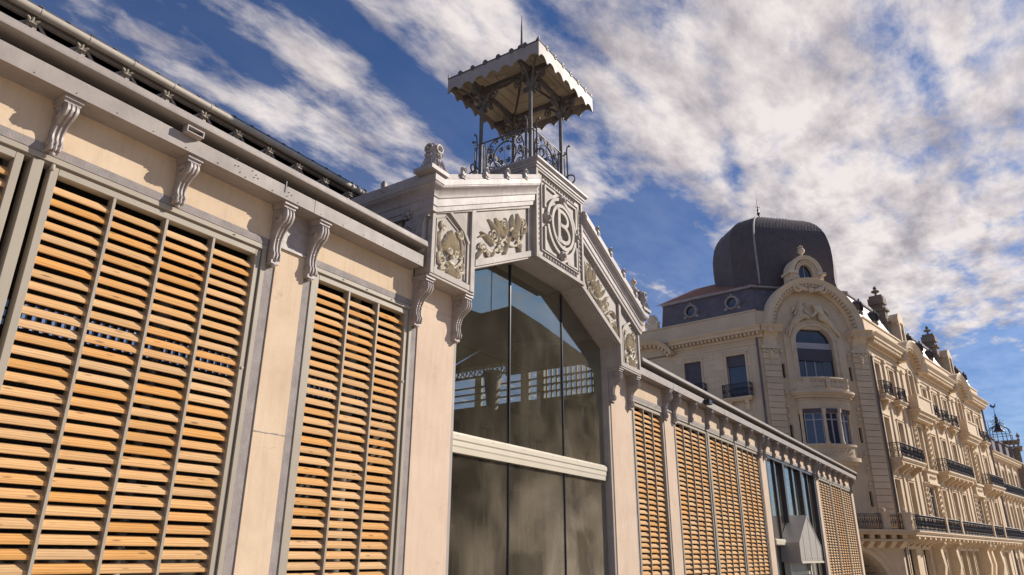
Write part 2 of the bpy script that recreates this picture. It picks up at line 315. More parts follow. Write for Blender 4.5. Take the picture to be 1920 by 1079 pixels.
M['gable'] = mat('gable_paint', (0.43, 0.38, 0.34), (0.35, 0.31, 0.28), 0.6, 2.2, 0.2, 18, streak=0.22, spec=0.22, rust=0.35)
M['cornice'] = mat('cornice_gloss_paint', (0.46, 0.41, 0.385), (0.37, 0.33, 0.31), 0.5, 2.6, 0.25, 14, streak=0.3, spec=0.2, rust=0.4)
M['orn'] = mat('pale_gilt_ornament', (0.66, 0.585, 0.44), (0.52, 0.45, 0.33), 0.5, 14, 0.3, 60)
M['wood'] = wood('larch_slat')
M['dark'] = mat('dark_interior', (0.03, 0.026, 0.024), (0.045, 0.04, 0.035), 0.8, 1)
M['glass'] = hazy_dusty_glass('hazy_dusty_glass', 0.11, (0.88, 0.90, 0.84))
M['glass2'] = hazy_dusty_glass('shop_glass', 0.06, (0.5, 0.52, 0.55))
M['darkframe'] = mat('dark_anodised_frame', (0.055, 0.042, 0.04), (0.07, 0.055, 0.05), 0.35, 3)
M['seal'] = mat('black_glazing_bar', (0.012, 0.012, 0.02), None, 0.3, 3)
M['transom'] = mat('cream_transom', (0.70, 0.63, 0.50), (0.62, 0.55, 0.43), 0.35, 2, 0.05, 20)
M['zinc'] = mat('zinc_gutter', (0.52, 0.455, 0.37), (0.42, 0.365, 0.30), 0.5, 3, 0.1, 20, streak=0.25)
M['roofm'] = mat('dark_roof_sheet', (0.06, 0.055, 0.055), (0.09, 0.08, 0.08), 0.6, 2)
M['board'] = mat('cream_soffit_board', (0.74, 0.61, 0.41), (0.64, 0.52, 0.35), 0.6, 3)
M['iron'] = mat('grey_wrought_iron', (0.17, 0.15, 0.145), (0.11, 0.10, 0.095), 0.55, 8, 0.1, 50, spec=0.3)
M['irond'] = mat('black_wrought_iron', (0.035, 0.035, 0.05), (0.05, 0.05, 0.065), 0.45, 8)
M['stone'] = mat('cream_limestone', (0.76, 0.60, 0.42), (0.66, 0.51, 0.345), 0.85, 0.9, 0.3, 12, streak=0.14, crack=0.25)
M['stone2'] = mat('carved_limestone', (0.80, 0.64, 0.445), (0.66, 0.515, 0.35), 0.85, 2.4, 0.5, 14, streak=0.16)
M['stoned'] = mat('weathered_limestone', (0.30, 0.235, 0.18), (0.20, 0.155, 0.12), 0.9, 1.2, 0.5, 12, streak=0.3)
M['slate'] = slate('blue_black_slate', (0.088, 0.068, 0.066), (0.112, 0.088, 0.086))
M['lead'] = mat('lead_roofing', (0.16, 0.135, 0.145), (0.11, 0.09, 0.10), 0.5, 1.5, 0.2, 6, streak=0.3)
M['leadl'] = mat('pale_zinc_trim', (0.36, 0.31, 0.30), (0.27, 0.23, 0.23), 0.5, 2)
M['tile'] = slate('red_clay_tile', (0.34, 0.15, 0.09), (0.25, 0.11, 0.07), 4.0, 0.8)
M['pane'] = mat('window_glass', (0.02, 0.022, 0.03), (0.035, 0.035, 0.045), 0.05, 0.5, spec=1.0)
M['blind'] = mat('grey_roller_blind', (0.085, 0.075, 0.095), (0.11, 0.10, 0.12), 0.7, 4)
M['whitef'] = mat('grey_white_window_frame', (0.46, 0.43, 0.45), (0.40, 0.37, 0.39), 0.5, 3)
M['blueg'] = mat('deep_blue_glass', (0.02, 0.03, 0.07), (0.03, 0.04, 0.09), 0.06, 1, spec=1.0)
M['ground'] = mat('pale_street_setts', (0.42, 0.36, 0.29), (0.34, 0.29, 0.235), 0.9, 0.4, 0.3, 20)
M['pave'] = mat('stone_paving', (0.48, 0.41, 0.33), (0.40, 0.34, 0.275), 0.85, 0.7, 0.3, 14)
M['inner'] = mat('dark_inner_render', (0.085, 0.07, 0.055), (0.05, 0.042, 0.035), 0.9, 0.8)  # dark tone for the inner hall walls
M['opp'] = mat('opposite_render', (0.36, 0.29, 0.17), (0.22, 0.18, 0.105), 0.9, 0.5, 0.2, 6)
M['oppd'] = mat('opposite_roof', (0.26, 0.21, 0.14), (0.18, 0.15, 0.10), 0.9, 0.6)
def vary(m, lo, hi):
    t = m.node_tree; b = t.nodes['Principled BSDF']; src = b.inputs['Base Color'].links[0].from_socket; oi = t.nodes.new('ShaderNodeObjectInfo')
    r = N(t, 'ShaderNodeMapRange'); LK(t, oi.outputs['Random'], r.inputs[0]); r.inputs[3].default_value = lo; r.inputs[4].default_value = hi
    h = N(t, 'ShaderNodeHueSaturation'); LK(t, src, h.inputs['Color']); LK(t, r.outputs[0], h.inputs['Value']); LK(t, h.outputs[0], b.inputs['Base Color'])
vary(M['stone'], 0.90, 1.05); vary(M['stone2'], 0.88, 1.05)
M['valance'] = mat('valance_paint', (0.40, 0.345, 0.32), (0.31, 0.27, 0.25), 0.5, 3, 0.1, 20, streak=0.3, rust=0.4, spec=0.3)
M['hood'] = mat('canopy_sheet', (0.42, 0.37, 0.32), (0.38, 0.335, 0.29), 0.4, 2, 0.05, 20)
# ------------------------------------------------------------------ ground: the street falls away to the right
def gz(x): return -0.055 * max(-60, min(x, 110))
g = MB(); xs = [-1500, -60, 0, 40, 80, 110, 2500]
g.grid([[(x, -1500, gz(x)), (x, 1500, gz(x))] for x in xs]); struct('ground', g, M['ground'])
g = MB(); g.grid([[(x, -2.6, gz(x) + 0.12), (x, 12, gz(x) + 0.12)] for x in (-30, 0, 40, 44)]); g.grid([[(x, -2.6, gz(x) + 0.12), (x, -2.6, gz(x) - 0.1)] for x in (-30, 0, 40, 44)])
struct('pavement', g, M['pave'])

# ------------------------------------------------------------------ market hall
hall = thing('market_hall', 'long cream market hall with orange wooden louvre panels and grey iron eaves', 'market hall', (10.85, 0, 0))
XL, XR = -9.0, 42.3
def B(*a): return MB().box(*a)
def wallbits(name, boxes, m, **k):
    mb = MB()
    for b in boxes: mb.box(*b)
    return part(name, mb, m, hall, **k)
# frieze band above the openings, then piers
wallbits('frieze', [(XL, 7.16, 0, 0.35, 4.99, 5.70)], M['plaster'])
wallbits('frieze', [(7.163, 8.16, 0.001, 0.35, 4.989, 5.33)], M['pier']); wallbits('frieze', [(13.55, 14.497, 0.001, 0.35, 4.989, 5.33)], M['pier'])
wallbits('frieze', [(14.5, XR, 0, 0.35, 4.99, 5.70)], M['plaster'])
def pier(x0, x1, m='pier', ml=0.0, mr=0.0, z0=-3.2):
    mb = MB(); mb.box(x0, x1, 0, 0.35, z0, 4.986); part('pier', mb, M[m], hall)
    mb = MB()
    if ml: mb.box(x0 - ml, x0, 0.014, 0.35, z0, 4.985)
    if mr: mb.box(x1, x1 + mr, 0.014, 0.35, z0, 4.985)
    if ml or mr: part('pier_margin', mb, M['margin'], hall)
pier(4.80, 5.22, 'plaster', 0.14, 0.13)
pier(7.32, 8.16, 'pier', 0.13, 0)
pier(13.55, 14.55, 'pier', 0, 0.09)
pier(16.48, 17.05, 'pier', 0.08, 0.08)
pier(24.80, 25.42, 'pier', 0.06, 0.06)
pier(33.35, 33.80, 'pier', 0.06, 0.06)
pier(41.78, 42.3, 'pier', 0.06, 0)
pier(XL, -2.9, 'plaster', 0, 0.1)
# joint ledges across the piers between paired brackets
for x0, x1 in ((4.80, 5.22), (16.5, 17.03), (24.86, 25.3), (33.2, 33.75)):
    mb = MB(); mb.box(x0, x1, -0.03, 0, 4.935, 4.965); mb.box(x0, x1, -0.008, 0, 4.966, 5.41); part('pier_ledge', mb, M['cast'], hall)
mb = MB()
for k in range(9): mb.box(4.801 + k * 0.0466, 4.801 + (k + 1) * 0.0466, -0.0015 - 0.001 * random.random(), 0.0, 2.80 + 0.006 * random.random(), 2.812 + 0.006 * random.random())
part('pier_crack', mb, M['margin'], hall)
# cement margins above the openings
def margin(x0, x1): part('lintel_margin', MB().box(x0, x1, -0.006, 0.0, 4.902, 4.988), M['margin'], hall)
for a in ((-2.75, 4.66), (5.35, 7.19), (14.66, 16.4), (17.13, 24.74), (25.5, 33.29), (33.9, 41.7)): margin(*a)
# eave: soffit, fascia sheet with rivets, gutter lip
def eave(x0, x1):
    part('soffit', MB().box(x0, x1, -0.245, 0.0, 5.424, 5.436), M['eave'], hall)
    mb = MB(); n = max(1, int((x1 - x0) / 1.9)); 
    for i in range(n):      # overlapping sheets, each a touch out of line
        a = x0 + (x1 - x0) * i / n; b = x0 + (x1 - x0) * (i + 1) / n; o = 0.0035 * (i % 2)
        mb.box(a, b + (0.03 if i < n - 1 and i % 2 else 0), -0.262 - o, -0.246 - o, 5.42 - 0.003 * (i % 2), 5.588)
    part('fascia', mb, M['eave'], hall)
    prof = [(-0.04, 5.786), (-0.04, 5.740), (-0.20, 5.702), (-0.326, 5.702), (-0.336, 5.708), (-0.340, 5.722), (-0.336, 5.758), (-0.328, 5.764), (-0.328, 5.790), (-0.318, 5.800)]
    part('gutter_lip', MB().ext(prof, 'x', x0, x1), M['eave'], hall, smooth=40)
    mb = MB(); x = x0 + 0.12
    while x < x1 and x < 27:
        mb.ball((x + 0.01 * random.uniform(-1, 1), -0.266, 5.447 + 0.004 * random.uniform(-1, 1)), 0.0075, 6); x += 0.36
    part('rivet', mb, M['margin'], hall, kind='stuff')
eave(XL, 7.06); eave(14.58, 42.4)
mb = MB()      # riveted joint plate and old screw holes
for x, z in ((3.93, 5.60), (3.97, 5.53), (3.93, 5.52), (4.0, 5.47), (4.15, 5.56), (4.2, 5.53), (4.18, 5.49), (4.23, 5.5), (4.62, 5.58), (4.66, 5.52), (4.64, 5.46), (4.7, 5.5)): mb.ball((x, -0.268, z), 0.007, 6)
part('rivet', mb, M['margin'], hall, kind='stuff')
part('drip_stain', MB().box(4.60, 4.612, -0.2705, -0.2655, 5.50, 5.64), M['seal'], hall)
part('eave_end_plate', MB().box(42.401, 42.42, -0.32, 0.0, 5.42, 5.72), M['eave'], hall)
# console brackets
def bracket_mesh(h, w, deep, big):
    mb = MB(); W2 = w / 2
    mb.box(-W2 - 0.022, W2 + 0.022, -deep, 0, -0.040, 0.0); mb.box(-W2 - 0.010, W2 + 0.010, -deep + 0.022, 0, -0.072, -0.040)
    k = (h - 0.10); c = [(0.78, 0.0), (0.90, 0.06), (0.94, 0.15), (0.86, 0.25), (0.62, 0.33), (0.42, 0.42), (0.30, 0.53), (0.24, 0.65), (0.25, 0.76), (0.36, 0.84), (0.34, 0.92), (0.0, 1.0)]
    P = [(-o * deep, -0.072 - z * k) for o, z in c]
    mb.ext([(0, -0.072)] + P, 'x', -W2 * 0.86, W2 * 0.86)
    for xx in (-0.62, 0.0, 0.62): mb.tube([(xx * W2, y - 0.004, z) for y, z in P[:-1]], [0.020, 0.024, 0.024, 0.02, 0.015, 0.013, 0.013, 0.016, 0.02, 0.018, 0.010], 5)
    for s in (-1, 1):
        mb.tube([(s * W2 * 0.92, -a, b) for a, b in scroll(0.52 * deep, -0.072 - 0.15 * k, 0.075, 60, 1.4, 0.02)], [0.014] * 20 + [0.012], 5)
        mb.tube([(s * W2 * 0.90, -a, b) for a, b in scroll(0.17 * deep, -0.072 - 0.82 * k, 0.034, 120, 1.1, 0.012, sgn=-1)], 0.010, 5)
        mb.ball((s * W2 * 0.5, -0.80 * deep, -0.088), 0.020, 6)
    if big:
        for i in range(6):
            z = -0.072 - (0.42 + 0.062 * i) * k; mb.ball((0, -0.40 * deep + 0.012 * i, z), 0.020, 6); 
            for s in (-1, 1): mb.ball((s * W2 * 0.62, -0.36 * deep + 0.010 * i, z - 0.014), 0.022, 6, (0.7, 1, 1.2))
        zb = -h; mb.box(-W2 * 0.8, W2 * 0.8, -0.075, 0, zb + 0.03, zb + 0.12); mb.ball((0, -0.078, zb + 0.075), 0.026, 4)
        mb.ball((0, -0.055, zb + 0.015), 0.034, 8, (1, 1, 0.7))
    else:
        for xx in (-0.55, 0, 0.55): mb.ball((xx * W2, -0.33 * deep, -h + 0.055), 0.024, 8, (0.8, 1, 1.3))
        mb.ball((0, -0.05, -h + 0.012), 0.028, 8)
    return mesh_of('bracket', mb, 42)
BR1 = bracket_mesh(0.535, 0.125, 0.235, False); BR1.materials.append(M['cast'])
BR2 = bracket_mesh(0.765, 0.140, 0.242, True); BR2.materials.append(M['cast'])
for x in (-5.3, -4.9, -2.75, -1.5, -0.25, 1.0, 2.29, 3.50, 18.28, 19.58, 20.84, 22.12, 23.37, 26.57, 27.86, 29.1, 30.37, 31.65, 34.62, 35.9, 37.2, 38.5, 39.85): place('bracket', BR1, hall, (x, 0, 5.424))
for x in (4.735, 5.27, 16.47, 17.06, 24.72, 25.30, 32.98, 33.5, 41.75): place('bracket', BR2, hall, (x, 0, 5.424))
mb = bracket_mesh(0.765, 0.14, 0.242, True); mb.materials.append(M['cast']); place('bracket', mb, hall, (42.3, 0.12, 5.424), pi / 2)
# louvre panels
PITCH = 0.1135
SL = [(0.053, 0.0), (0.050, 0.004), (0.050, 0.033), (0.054, 0.038), (0.098, 0.085), (0.104, 0.080), (0.064, 0.0)]
slat_cache = {}
def slat_mesh(w):
    k = round(w, 3)
    if k not in slat_cache:
        me = mesh_of('slat', MB().ext(SL, 'x', 0, k)); me.materials.append(M['wood']); slat_cache[k] = me
    return slat_cache[k]
def louvre(x0, x1, cols, zb=0.35, zt=4.76, far=False, gap=0.0, label=None):
    """x0..x1 = clear width between casement stiles"""
    t = thing_part('louvre_panel', (x0, 0, zb), hall)
    if label: t['label'] = label
    st = 0.065; mb = MB(); mw = 0.026; y0, y1 = 0.022, 0.13
    mb.box(x0 - st, x0, y0, y1, zb - st, zt + st); mb.box(x1, x1 + st, y0, y1, zb - st, zt + st)
    mb.box(x0, x1, y0, y1, zt, zt + st); mb.box(x0, x1, y0, y1, zb - st, zb)
    part('casement', mb, M['frame'], t, bevel=0.004 if not far else None)
    cw = (x1 - x0 - mw * (cols - 1)) / cols; rows = int((zt - 0.16 - zb) / PITCH) + 1
    for c in range(1, cols):
        xm = x0 + c * cw + (c - 1) * mw; part('mullion', MB().box(xm, xm + mw, y0 + 0.004, y1, zb, zt), M['frame'], t)
    if far:
        mb = MB()
        for r in range(rows): mb.ext([(a, b + zt - 0.16 - r * PITCH) for a, b in SL], 'x', x0, x1)
        part('slat', mb, M['wood'], t, kind='stuff'); return
    me = slat_mesh(cw); bt = base_of(t)
    for c in range(cols):
        for r in range(rows):
            o = bpy.data.objects.new('slat', me); col.objects.link(o); o.parent = t
            o.location = Vector((x0 + c * (cw + mw), 0.0015 * random.uniform(-1, 1), zt - 0.165 - r * PITCH + 0.002 * random.uniform(-1, 1))) - bt
            o.rotation_euler = (0.03 * random.uniform(-1, 1), 0.0015 * random.uniform(-1, 1), 0)
def thing_part(name, loc, parent):
    o = bpy.data.objects.new(name, None); col.objects.link(o); o.empty_display_size = 0.3; o.parent = parent; o.location = Vector(loc) - base_of(parent); return o
louvre(2.405, 4.535, 4); louvre(-0.10, 2.05, 4); louvre(-2.6, -0.43, 4, far=True)
louvre(5.475, 7.065, 3); louvre(14.78, 16.33, 3)
for a, b in ((17.26, 19.52), (19.82, 22.06), (22.36, 24.62)): louvre(a, b, 4, zb=-0.1)
for a, b in ((33.98, 36.35), (36.65, 38.95), (39.25, 41.60)): louvre(a, b, 4, zb=-0.6, far=True)
# fixed subframes round the openings, posts between casements, dark rebate
def subframe(x0, x1, zb, posts=()):
    mb = MB(); mb.box(x0, x0 + 0.055, 0.0, 0.16, zb, 4.845); mb.box(x1 - 0.055, x1, 0.0, 0.16, zb, 4.845); mb.box(x0, x1, -0.002, 0.16, 4.845, 4.90)
    mb.box(x0 + 0.055, x1 - 0.055, 0.03, 0.16, 4.832, 4.845)
    for p in posts: mb.box(p - 0.045, p + 0.045, 0.006, 0.16, zb, 4.832)
    part('subframe', mb, M['frame'], hall, bevel=0.003)
    part('sill_wall', MB().box(x0, x1, 0.02, 0.35, -3.2, zb - 0.001), M['plaster'], hall)
    mb = MB()
    for p in (x0 + 0.5, (x0 + x1) / 2, x1 - 0.45): mb.ball((p, 0.0, 4.872), 0.012, 6, (2.0, 1, 0.5))
    part('drain_slot', mb, M['dark'], hall)
subframe(-2.78, 4.665, 0.22, (-0.265, 2.225)); subframe(5.345, 7.195, 0.22); subframe(14.645, 16.40, 0.22)
subframe(17.13, 24.74, -0.22, (19.67, 22.21)); subframe(33.86, 41.72, -0.72, (36.5, 39.1))
mb = MB()      # hinge knuckles and locks
for x, z in ((2.345, 4.81), (5.415, 4.81), (14.72, 4.81)): mb.lathe([(0.016, -0.03), (0.02, -0.02), (0.02, 0.02), (0.012, 0.03)], (x, 0.012, z), 8)
part('hinge', mb, M['frame'], hall, smooth=40)
for x, z in ((2.085, 3.90), (4.57, 3.45), (7.10, 3.80)): part('lock', MB().lathe([(0.016, 0.0), (0.016, 0.008), (0.009, 0.010)], (x, 0.010, z), 10, 'y'), M['cast'], hall, smooth=40)
# shop window bay
mb = MB()
for x0, x1 in ((25.48, 25.74), (27.86, 28.10), (30.62, 30.9), (33.1, 33.3)): mb.box(x0, x1, 0.03, 0.34, -2.5, 4.80)
mb.box(25.48, 33.3, 0.02, 0.34, 4.80, 4.90)
for x in (26.9, 29.5, 32.1): mb.box(x, x + 0.10, 0.10, 0.30, -2.5, 4.80)
part('shop_window_frame', mb, M['darkframe'], hall)
for x0, x1 in ((25.74, 27.86), (28.1, 30.62), (30.9, 33.1)): part('shop_pane', MB().box(x0, x1, 0.16, 0.17, -2.5, 4.80), M['glass2'], hall)
part('shop_transom', MB().ext([(0.0, 1.92), (-0.05, 1.96), (-0.05, 2.10), (0.0, 2.14), (0.12, 2.14), (0.12, 1.92)], 'x', 25.5, 27.3), M['transom'], hall)
# hall interior, aisle roof, raised nave with clerestory
mb = MB(); mb.box(XL, 20.3, 9.95, 10.2, -2, 5.95); mb.box(XL, 20.3, 9.95, 10.2, 6.55, 8.0); mb.box(20.0, 20.3, 2.9, 9.95, -2, 6.45); mb.box(20.31, 42.3, 2.9, 3.1, -3, 6.3); mb.box(42.0, 42.3, 0.36, 2.9, -3, 5.7); mb.box(XL, XL + 0.3, 0.36, 9.95, -2, 8)
part('inner_wall', mb, M['inner'], hall)
x = XL
while x < 20: part('clerestory_bar', MB().box(x, x + 0.10, 10.0, 10.1, 5.95, 6.55), M['darkframe'], hall); x += 0.20
for k in range(2): part('clerestory_rail', MB().box(XL, 20, 10.02, 10.08, 6.10 + 0.2 * k, 6.15 + 0.2 * k), M['darkframe'], hall)
for k in range(3): part('clerestory_louvre', MB().box(20.08, 20.2, 2.95, 9.9, 6.68 + 0.24 * k, 6.72 + 0.24 * k), M['darkframe'], hall)
for y in (5.6, 6.2, 8.2): part('clerestory_post', MB().box(20.1, 20.2, y, y + 0.28, 6.45, 7.5), M['frame'], hall)
for i in range(14): part('clerestory_bar', MB().box(20.1, 20.18, 3.0 + 0.19 * i, 3.05 + 0.19 * i, 6.45, 7.5), M['frame'], hall)
part('gable_wall', MB().ext([(2.9, 7.86), (9.95, 7.86), (6.4, 9.2)], 'x', 20.05, 20.3), M['inner'], hall)
def lattice(mb, a, b, z0, z1, n, ax, c):
    """riveted lattice girder between a..b along ax at cross position c"""
    f = (lambda t, z, d: (t, c + d, z)) if ax == 'x' else (lambda t, z, d: (c + d, t, z)); m = MB(f)
    m.box(a, b, z0, z0 + 0.05, 0, 0); m.v = []; m.p = []
    def bar(t0, za, t1, zb, w): m.prism_path([(t0, za), (t1, zb)], w, 0, 0)
    B_ = MB()
    def seg(t0, za, t1, zb, w, d0, d1):
        dx, dz = t1 - t0, zb - za; L = hypot(dx, dz); nx, nz = -dz / L * w, dx / L * w
        P = [(t0 + nx, za + nz), (t1 + nx, zb + nz), (t1 - nx, zb - nz), (t0 - nx, za - nz)]
        if ax == 'x': mb.ext(P, 'y', c + d0, c + d1)
        else: mb.ext(P, 'x', c + d0, c + d1)
    seg(a, z0, b, z0, 0.035, -0.03, 0.03); seg(a, z1, b, z1, 0.035, -0.03, 0.03)
    s = (b - a) / n
    for i in range(n):
        seg(a + i * s, z0, a + (i + 1) * s, z1, 0.02, -0.022, -0.004); seg(a + i * s, z1, a + (i + 1) * s, z0, 0.02, 0.004, 0.022); seg(a + i * s, z0, a + i * s, z1, 0.026, -0.03, 0.03)
mb = MB(); lattice(mb, 3.0, 9.9, 7.5, 7.86, 18, 'y', 19.95); part('lattice_girder', mb, M['frame'], hall)
mb = MB(); lattice(mb, XL, 20.0, 7.45, 8.06, 47, 'x', 2.80); part('lattice_girder', mb, M['cast'], hall)
for x in (-3, 3, 9, 15):
    for y in (3.1, 9.8): part('iron_column', MB().lathe([(0.14, -2), (0.12, 1), (0.10, 6.2), (0.2, 6.5), (0.22, 7.3)], (x, y, 0), 10), M['cast'], hall, smooth=40)
part('iron_column', MB().lathe([(0.17, -2), (0.15, 5.8), (0.2, 6.2), (0.34, 7.5)], (19.6, 7.35, 0), 10), M['cast'], hall, smooth=40)
for a, b in ((XL, 7.08), (14.57, 42.4)): part('aisle_roof', MB().ext([(-0.30, 5.792), (2.9, 6.75), (2.9, 6.80), (-0.30, 5.806)], 'x', a, b), M['roofm'], hall)
part('nave_roof', MB().ext([(2.62, 8.12), (6.4, 9.30), (10.3, 8.05), (10.3, 8.11), (6.4, 9.37), (2.62, 8.16)], 'x', XL - 0.2, 20.4), M['roofm'], hall)
part('nave_ceiling', MB().ext([(3.02, 7.99), (6.4, 9.10), (9.95, 7.95), (9.95, 8.0), (6.4, 9.14), (3.02, 8.03)], 'x', XL, 20.0), M['dark'], hall)
part('hall_floor', MB().box(XL, 42, 0.36, 9.95, -3.1, -3.0), M['dark'], hall)
mb = MB(); x = XL      # roof tile ends over the gutter
while x < 20.3: mb.box(x, x + 0.05, 2.61, 2.75, 8.155, 8.163 + 0.010 * random.random()); x += 0.31 + 0.03 * random.random()
part('tile_end', mb, M['roofm'], hall, kind='stuff')
part('roof_gutter', MB().tube([(XL, 2.66, 8.095), (20.4, 2.66, 8.095)], 0.060, 12), M['zinc'], hall, smooth=50)
x = 0.27 - 0.62 * 14; cm = mesh_of('gutter_collar', MB().lathe([(0.061, -0.014), (0.0655, -0.012), (0.0655, 0.012), (0.061, 0.014)], (0, 0, 0), 12, 'x'), 50); cm.materials.append(M['zinc'])
while x < 20.4: place('gutter_collar', cm, hall, (x, 2.66, 8.095)); x += 0.618
part('downpipe', MB().tube([(2.0, 2.60, 8.10), (2.0, 2.58, 7.98), (1.97, 2.60, 7.88), (1.93, 2.66, 7.78), (1.90, 2.70, 7.6), (1.89, 2.70, 6.9)], 0.075, 10), M['zinc'], hall, smooth=60)
x = 3.27 - 0.618 * 12
fl = MB()      # cast rosettes hanging at every truss node
fl.box(-0.045, 0.045, -0.13, -0.04, -0.045, -0.035); fl.box(-0.012, 0.012, -0.10, 0.10, -0.035, 0.05)
for a in (-1, 0, 1): fl.tube([(0, -0.06, -0.03), (0.05 * a, -0.10, 0.02), (0.075 * a, -0.12, 0.05 - 0.02 * abs(a))], [0.012, 0.022, 0.008], 5)
fl.ball((0, -0.085, -0.052), 0.018, 6); fme = mesh_of('rosette', fl, 40); fme.materials.append(M['frame'])
while x < 20: place('rosette', fme, hall, (x, 2.76, 7.93)); x += 0.618
mb = MB(); x = -6.0
while x < 20:
    mb.tube([(x, 2.83, 7.45), (x - 0.10, 2.78, 7.7), (x, 2.70, 7.95)], 0.024, 5); mb.tube([(x + 0.31 + a, 2.84, b) for a, b in arc(0, 7.5, 0.24, 0.40, 0, 180, 8)], 0.022, 5); x += 0.618
part('truss_arches', mb, M['cast'], hall, kind='stuff')

lamp = thing('floodlight', 'small dark box floodlight clipped to the grey fascia left of the paired brackets', 'floodlight', (3.37, -0.3, 5.6))
mb = MB(); mb.box(3.28, 3.47, -0.36, -0.271, 5.635, 5.648); mb.box(3.28, 3.47, -0.36, -0.271, 5.575, 5.586); mb.box(3.28, 3.291, -0.36, -0.271, 5.586, 5.635); mb.box(3.459, 3.47, -0.36, -0.271, 5.586, 5.635)
part('housing', mb, M['cast'], lamp); part('lens', MB().box(3.291, 3.459, -0.30, -0.272, 5.586, 5.635), M['seal'], lamp)
lamp = thing('floodlight', 'tiny black box floodlight on the right wing fascia, above the louvres', 'floodlight', (18.9, -0.3, 5.5))
mb = MB(); mb.box(18.75, 19.0, -0.42, -0.271, 5.44, 5.56); part('housing', mb, M['seal'], lamp); part('arm', MB().box(18.84, 18.9, -0.29, -0.2715, 5.561, 5.60), M['seal'], lamp)

# gabled entrance canopy in front of the shop windows
can = thing('entrance_canopy', 'grey sheet metal gabled canopy in front of the dark shop windows', 'canopy', (28.4, 0, -1.6))
P = [(26.63, 1.41), (30.07, 1.41), (30.12, 1.96), (28.33, 3.0), (26.65, 2.04)]
part('front_sheet', MB().ext([(26.72, 1.46), (30.0, 1.46), (30.05, 1.94), (28.33, 2.92), (26.74, 2.02)], 'y', -0.485, -0.46), M['hood'], can)
for (x0, z0), (x1, z1) in zip(P, P[1:] + P[:1]):
    L = hypot(x1 - x0, z1 - z0); nx, nz = -(z1 - z0) / L * 0.045, (x1 - x0) / L * 0.045
    part('roof_sheet' if z1 > 1.9 or z0 > 1.9 else 'bottom_sheet', MB().ext([(x0, z0), (x1, z1), (x1 + nx, z1 + nz), (x0 + nx, z0 + nz)], 'y', -0.50, 0.14), M['hood'], can)
mb = MB(); mb.box(26.75, 26.9, -0.1, 0.1, -1.6, 1.41); mb.box(29.8, 29.95, -0.1, 0.1, -1.6, 1.41); mb.box(26.9, 29.8, -0.06, 0.1, 0.98, 1.10)
part('door_frame', mb, M['transom'], can)
part('door_panel', MB().box(26.9, 29.8, 0.0, 0.06, 1.10, 1.41), M['hood'], can)

mb = MB()
for x in (27.35, 28.33, 29.3): mb.box(x - 0.012, x + 0.012, -0.493, -0.4855, 1.47, 2.3 if x != 28.33 else 2.85)
part('standing_seam', mb, M['hood'], can)
part('drip_edge', MB().box(26.6, 30.1, -0.53, -0.505, 1.38, 1.44), M['transom'], can)
mb = MB()
for k in range(9): mb.ball((26.9 + 0.38 * k, -0.49, 1.52), 0.016, 6)
part('rivet', mb, M['cast'], can, kind='stuff')
# ------------------------------------------------------------------ projecting entrance gable
gab = thing('entrance_gable', 'pale grey metal entrance gable with monogram panel and gilt scroll ornament', 'gable', (10.83, 0, 0))
CX = 10.83; SLOPE = 0.4635

def gp(name, build, m, **k):
    """build on the left, repeat mirrored on the right"""
    for s in (1, -1):
        mb = MB((lambda a, b, c: (a, b, c)) if s > 0 else (lambda a, b, c: (2 * CX - a, b, c))); build(mb); part(name, mb, M[m], gab, **k)
YF = -0.305
zt = lambda x: 6.31 + SLOPE * (x - 7.10)          # underside of the raking cornice
zb = lambda x: 5.80 + SLOPE * (x - 8.20)          # lower edge of the leaf panels
# backing sheets
gp('panel_sheet', lambda m: m.ext([(7.16, 5.36), (8.20, 5.36), (8.20, 5.80), (9.93, zb(9.93)), (9.93, zt(9.93)), (7.16, zt(7.16))], 'y', YF + 0.03, YF + 0.06), 'gable')
def soff(m):
    m.ext([(7.16, 5.355), (8.20, 5.355), (8.20, 5.325), (7.16, 5.325)], 'y', YF, 0.0)
gp('lower_soffit', soff, 'gable')
def intr(m):
    pts = [(8.22, 4.6), (8.22, 5.80), (9.93, zb(9.93)), (10.9, zb(9.93))]
    m.ext([(8.20, 5.33), (8.20, 5.80), (9.93, zb(9.93)), (CX, zb(9.93)), (CX, zb(9.93) - 0.03), (9.935, zb(9.93) - 0.03), (8.23, 5.78), (8.23, 5.33)], 'y', YF + 0.002, 0.16)
gp('arch_soffit', intr, 'gable')
gp('jamb_lining', lambda m: m.box(8.162, 8.225, 0.004, 0.34, -1.5, 5.328), 'gable')
# rails and stiles of the panels
gp('stile', lambda m: m.box(7.16, 7.235, YF - 0.012, YF + 0.028, 5.36, zt(7.16) - 0.006), 'gable', bevel=0.004)
gp('stile', lambda m: m.ext([(8.10, 5.36), (8.205, 5.36), (8.205, zt(8.205) - 0.004), (8.10, zt(8.10) - 0.004)], 'y', YF - 0.020, YF + 0.026), 'gable', bevel=0.004)
gp('bottom_rail', lambda m: m.box(7.235, 8.10, YF - 0.012, YF + 0.028, 5.362, 5.46), 'gable', bevel=0.004)
gp('raking_rail', lambda m: m.ext([(8.205, zb(8.205)), (9.93, zb(9.93)), (9.93, zb(9.93) + 0.115), (8.205, zb(8.205) + 0.115)], 'y', YF - 0.03, YF + 0.028), 'gable', bevel=0.004)
gp('top_rail', lambda m: m.ext([(7.235, zt(7.235) - 0.055), (9.93, zt(9.93) - 0.055), (9.93, zt(9.93) - 0.001), (7.235, zt(7.235) - 0.001)], 'y', YF - 0.016, YF + 0.028), 'gable')
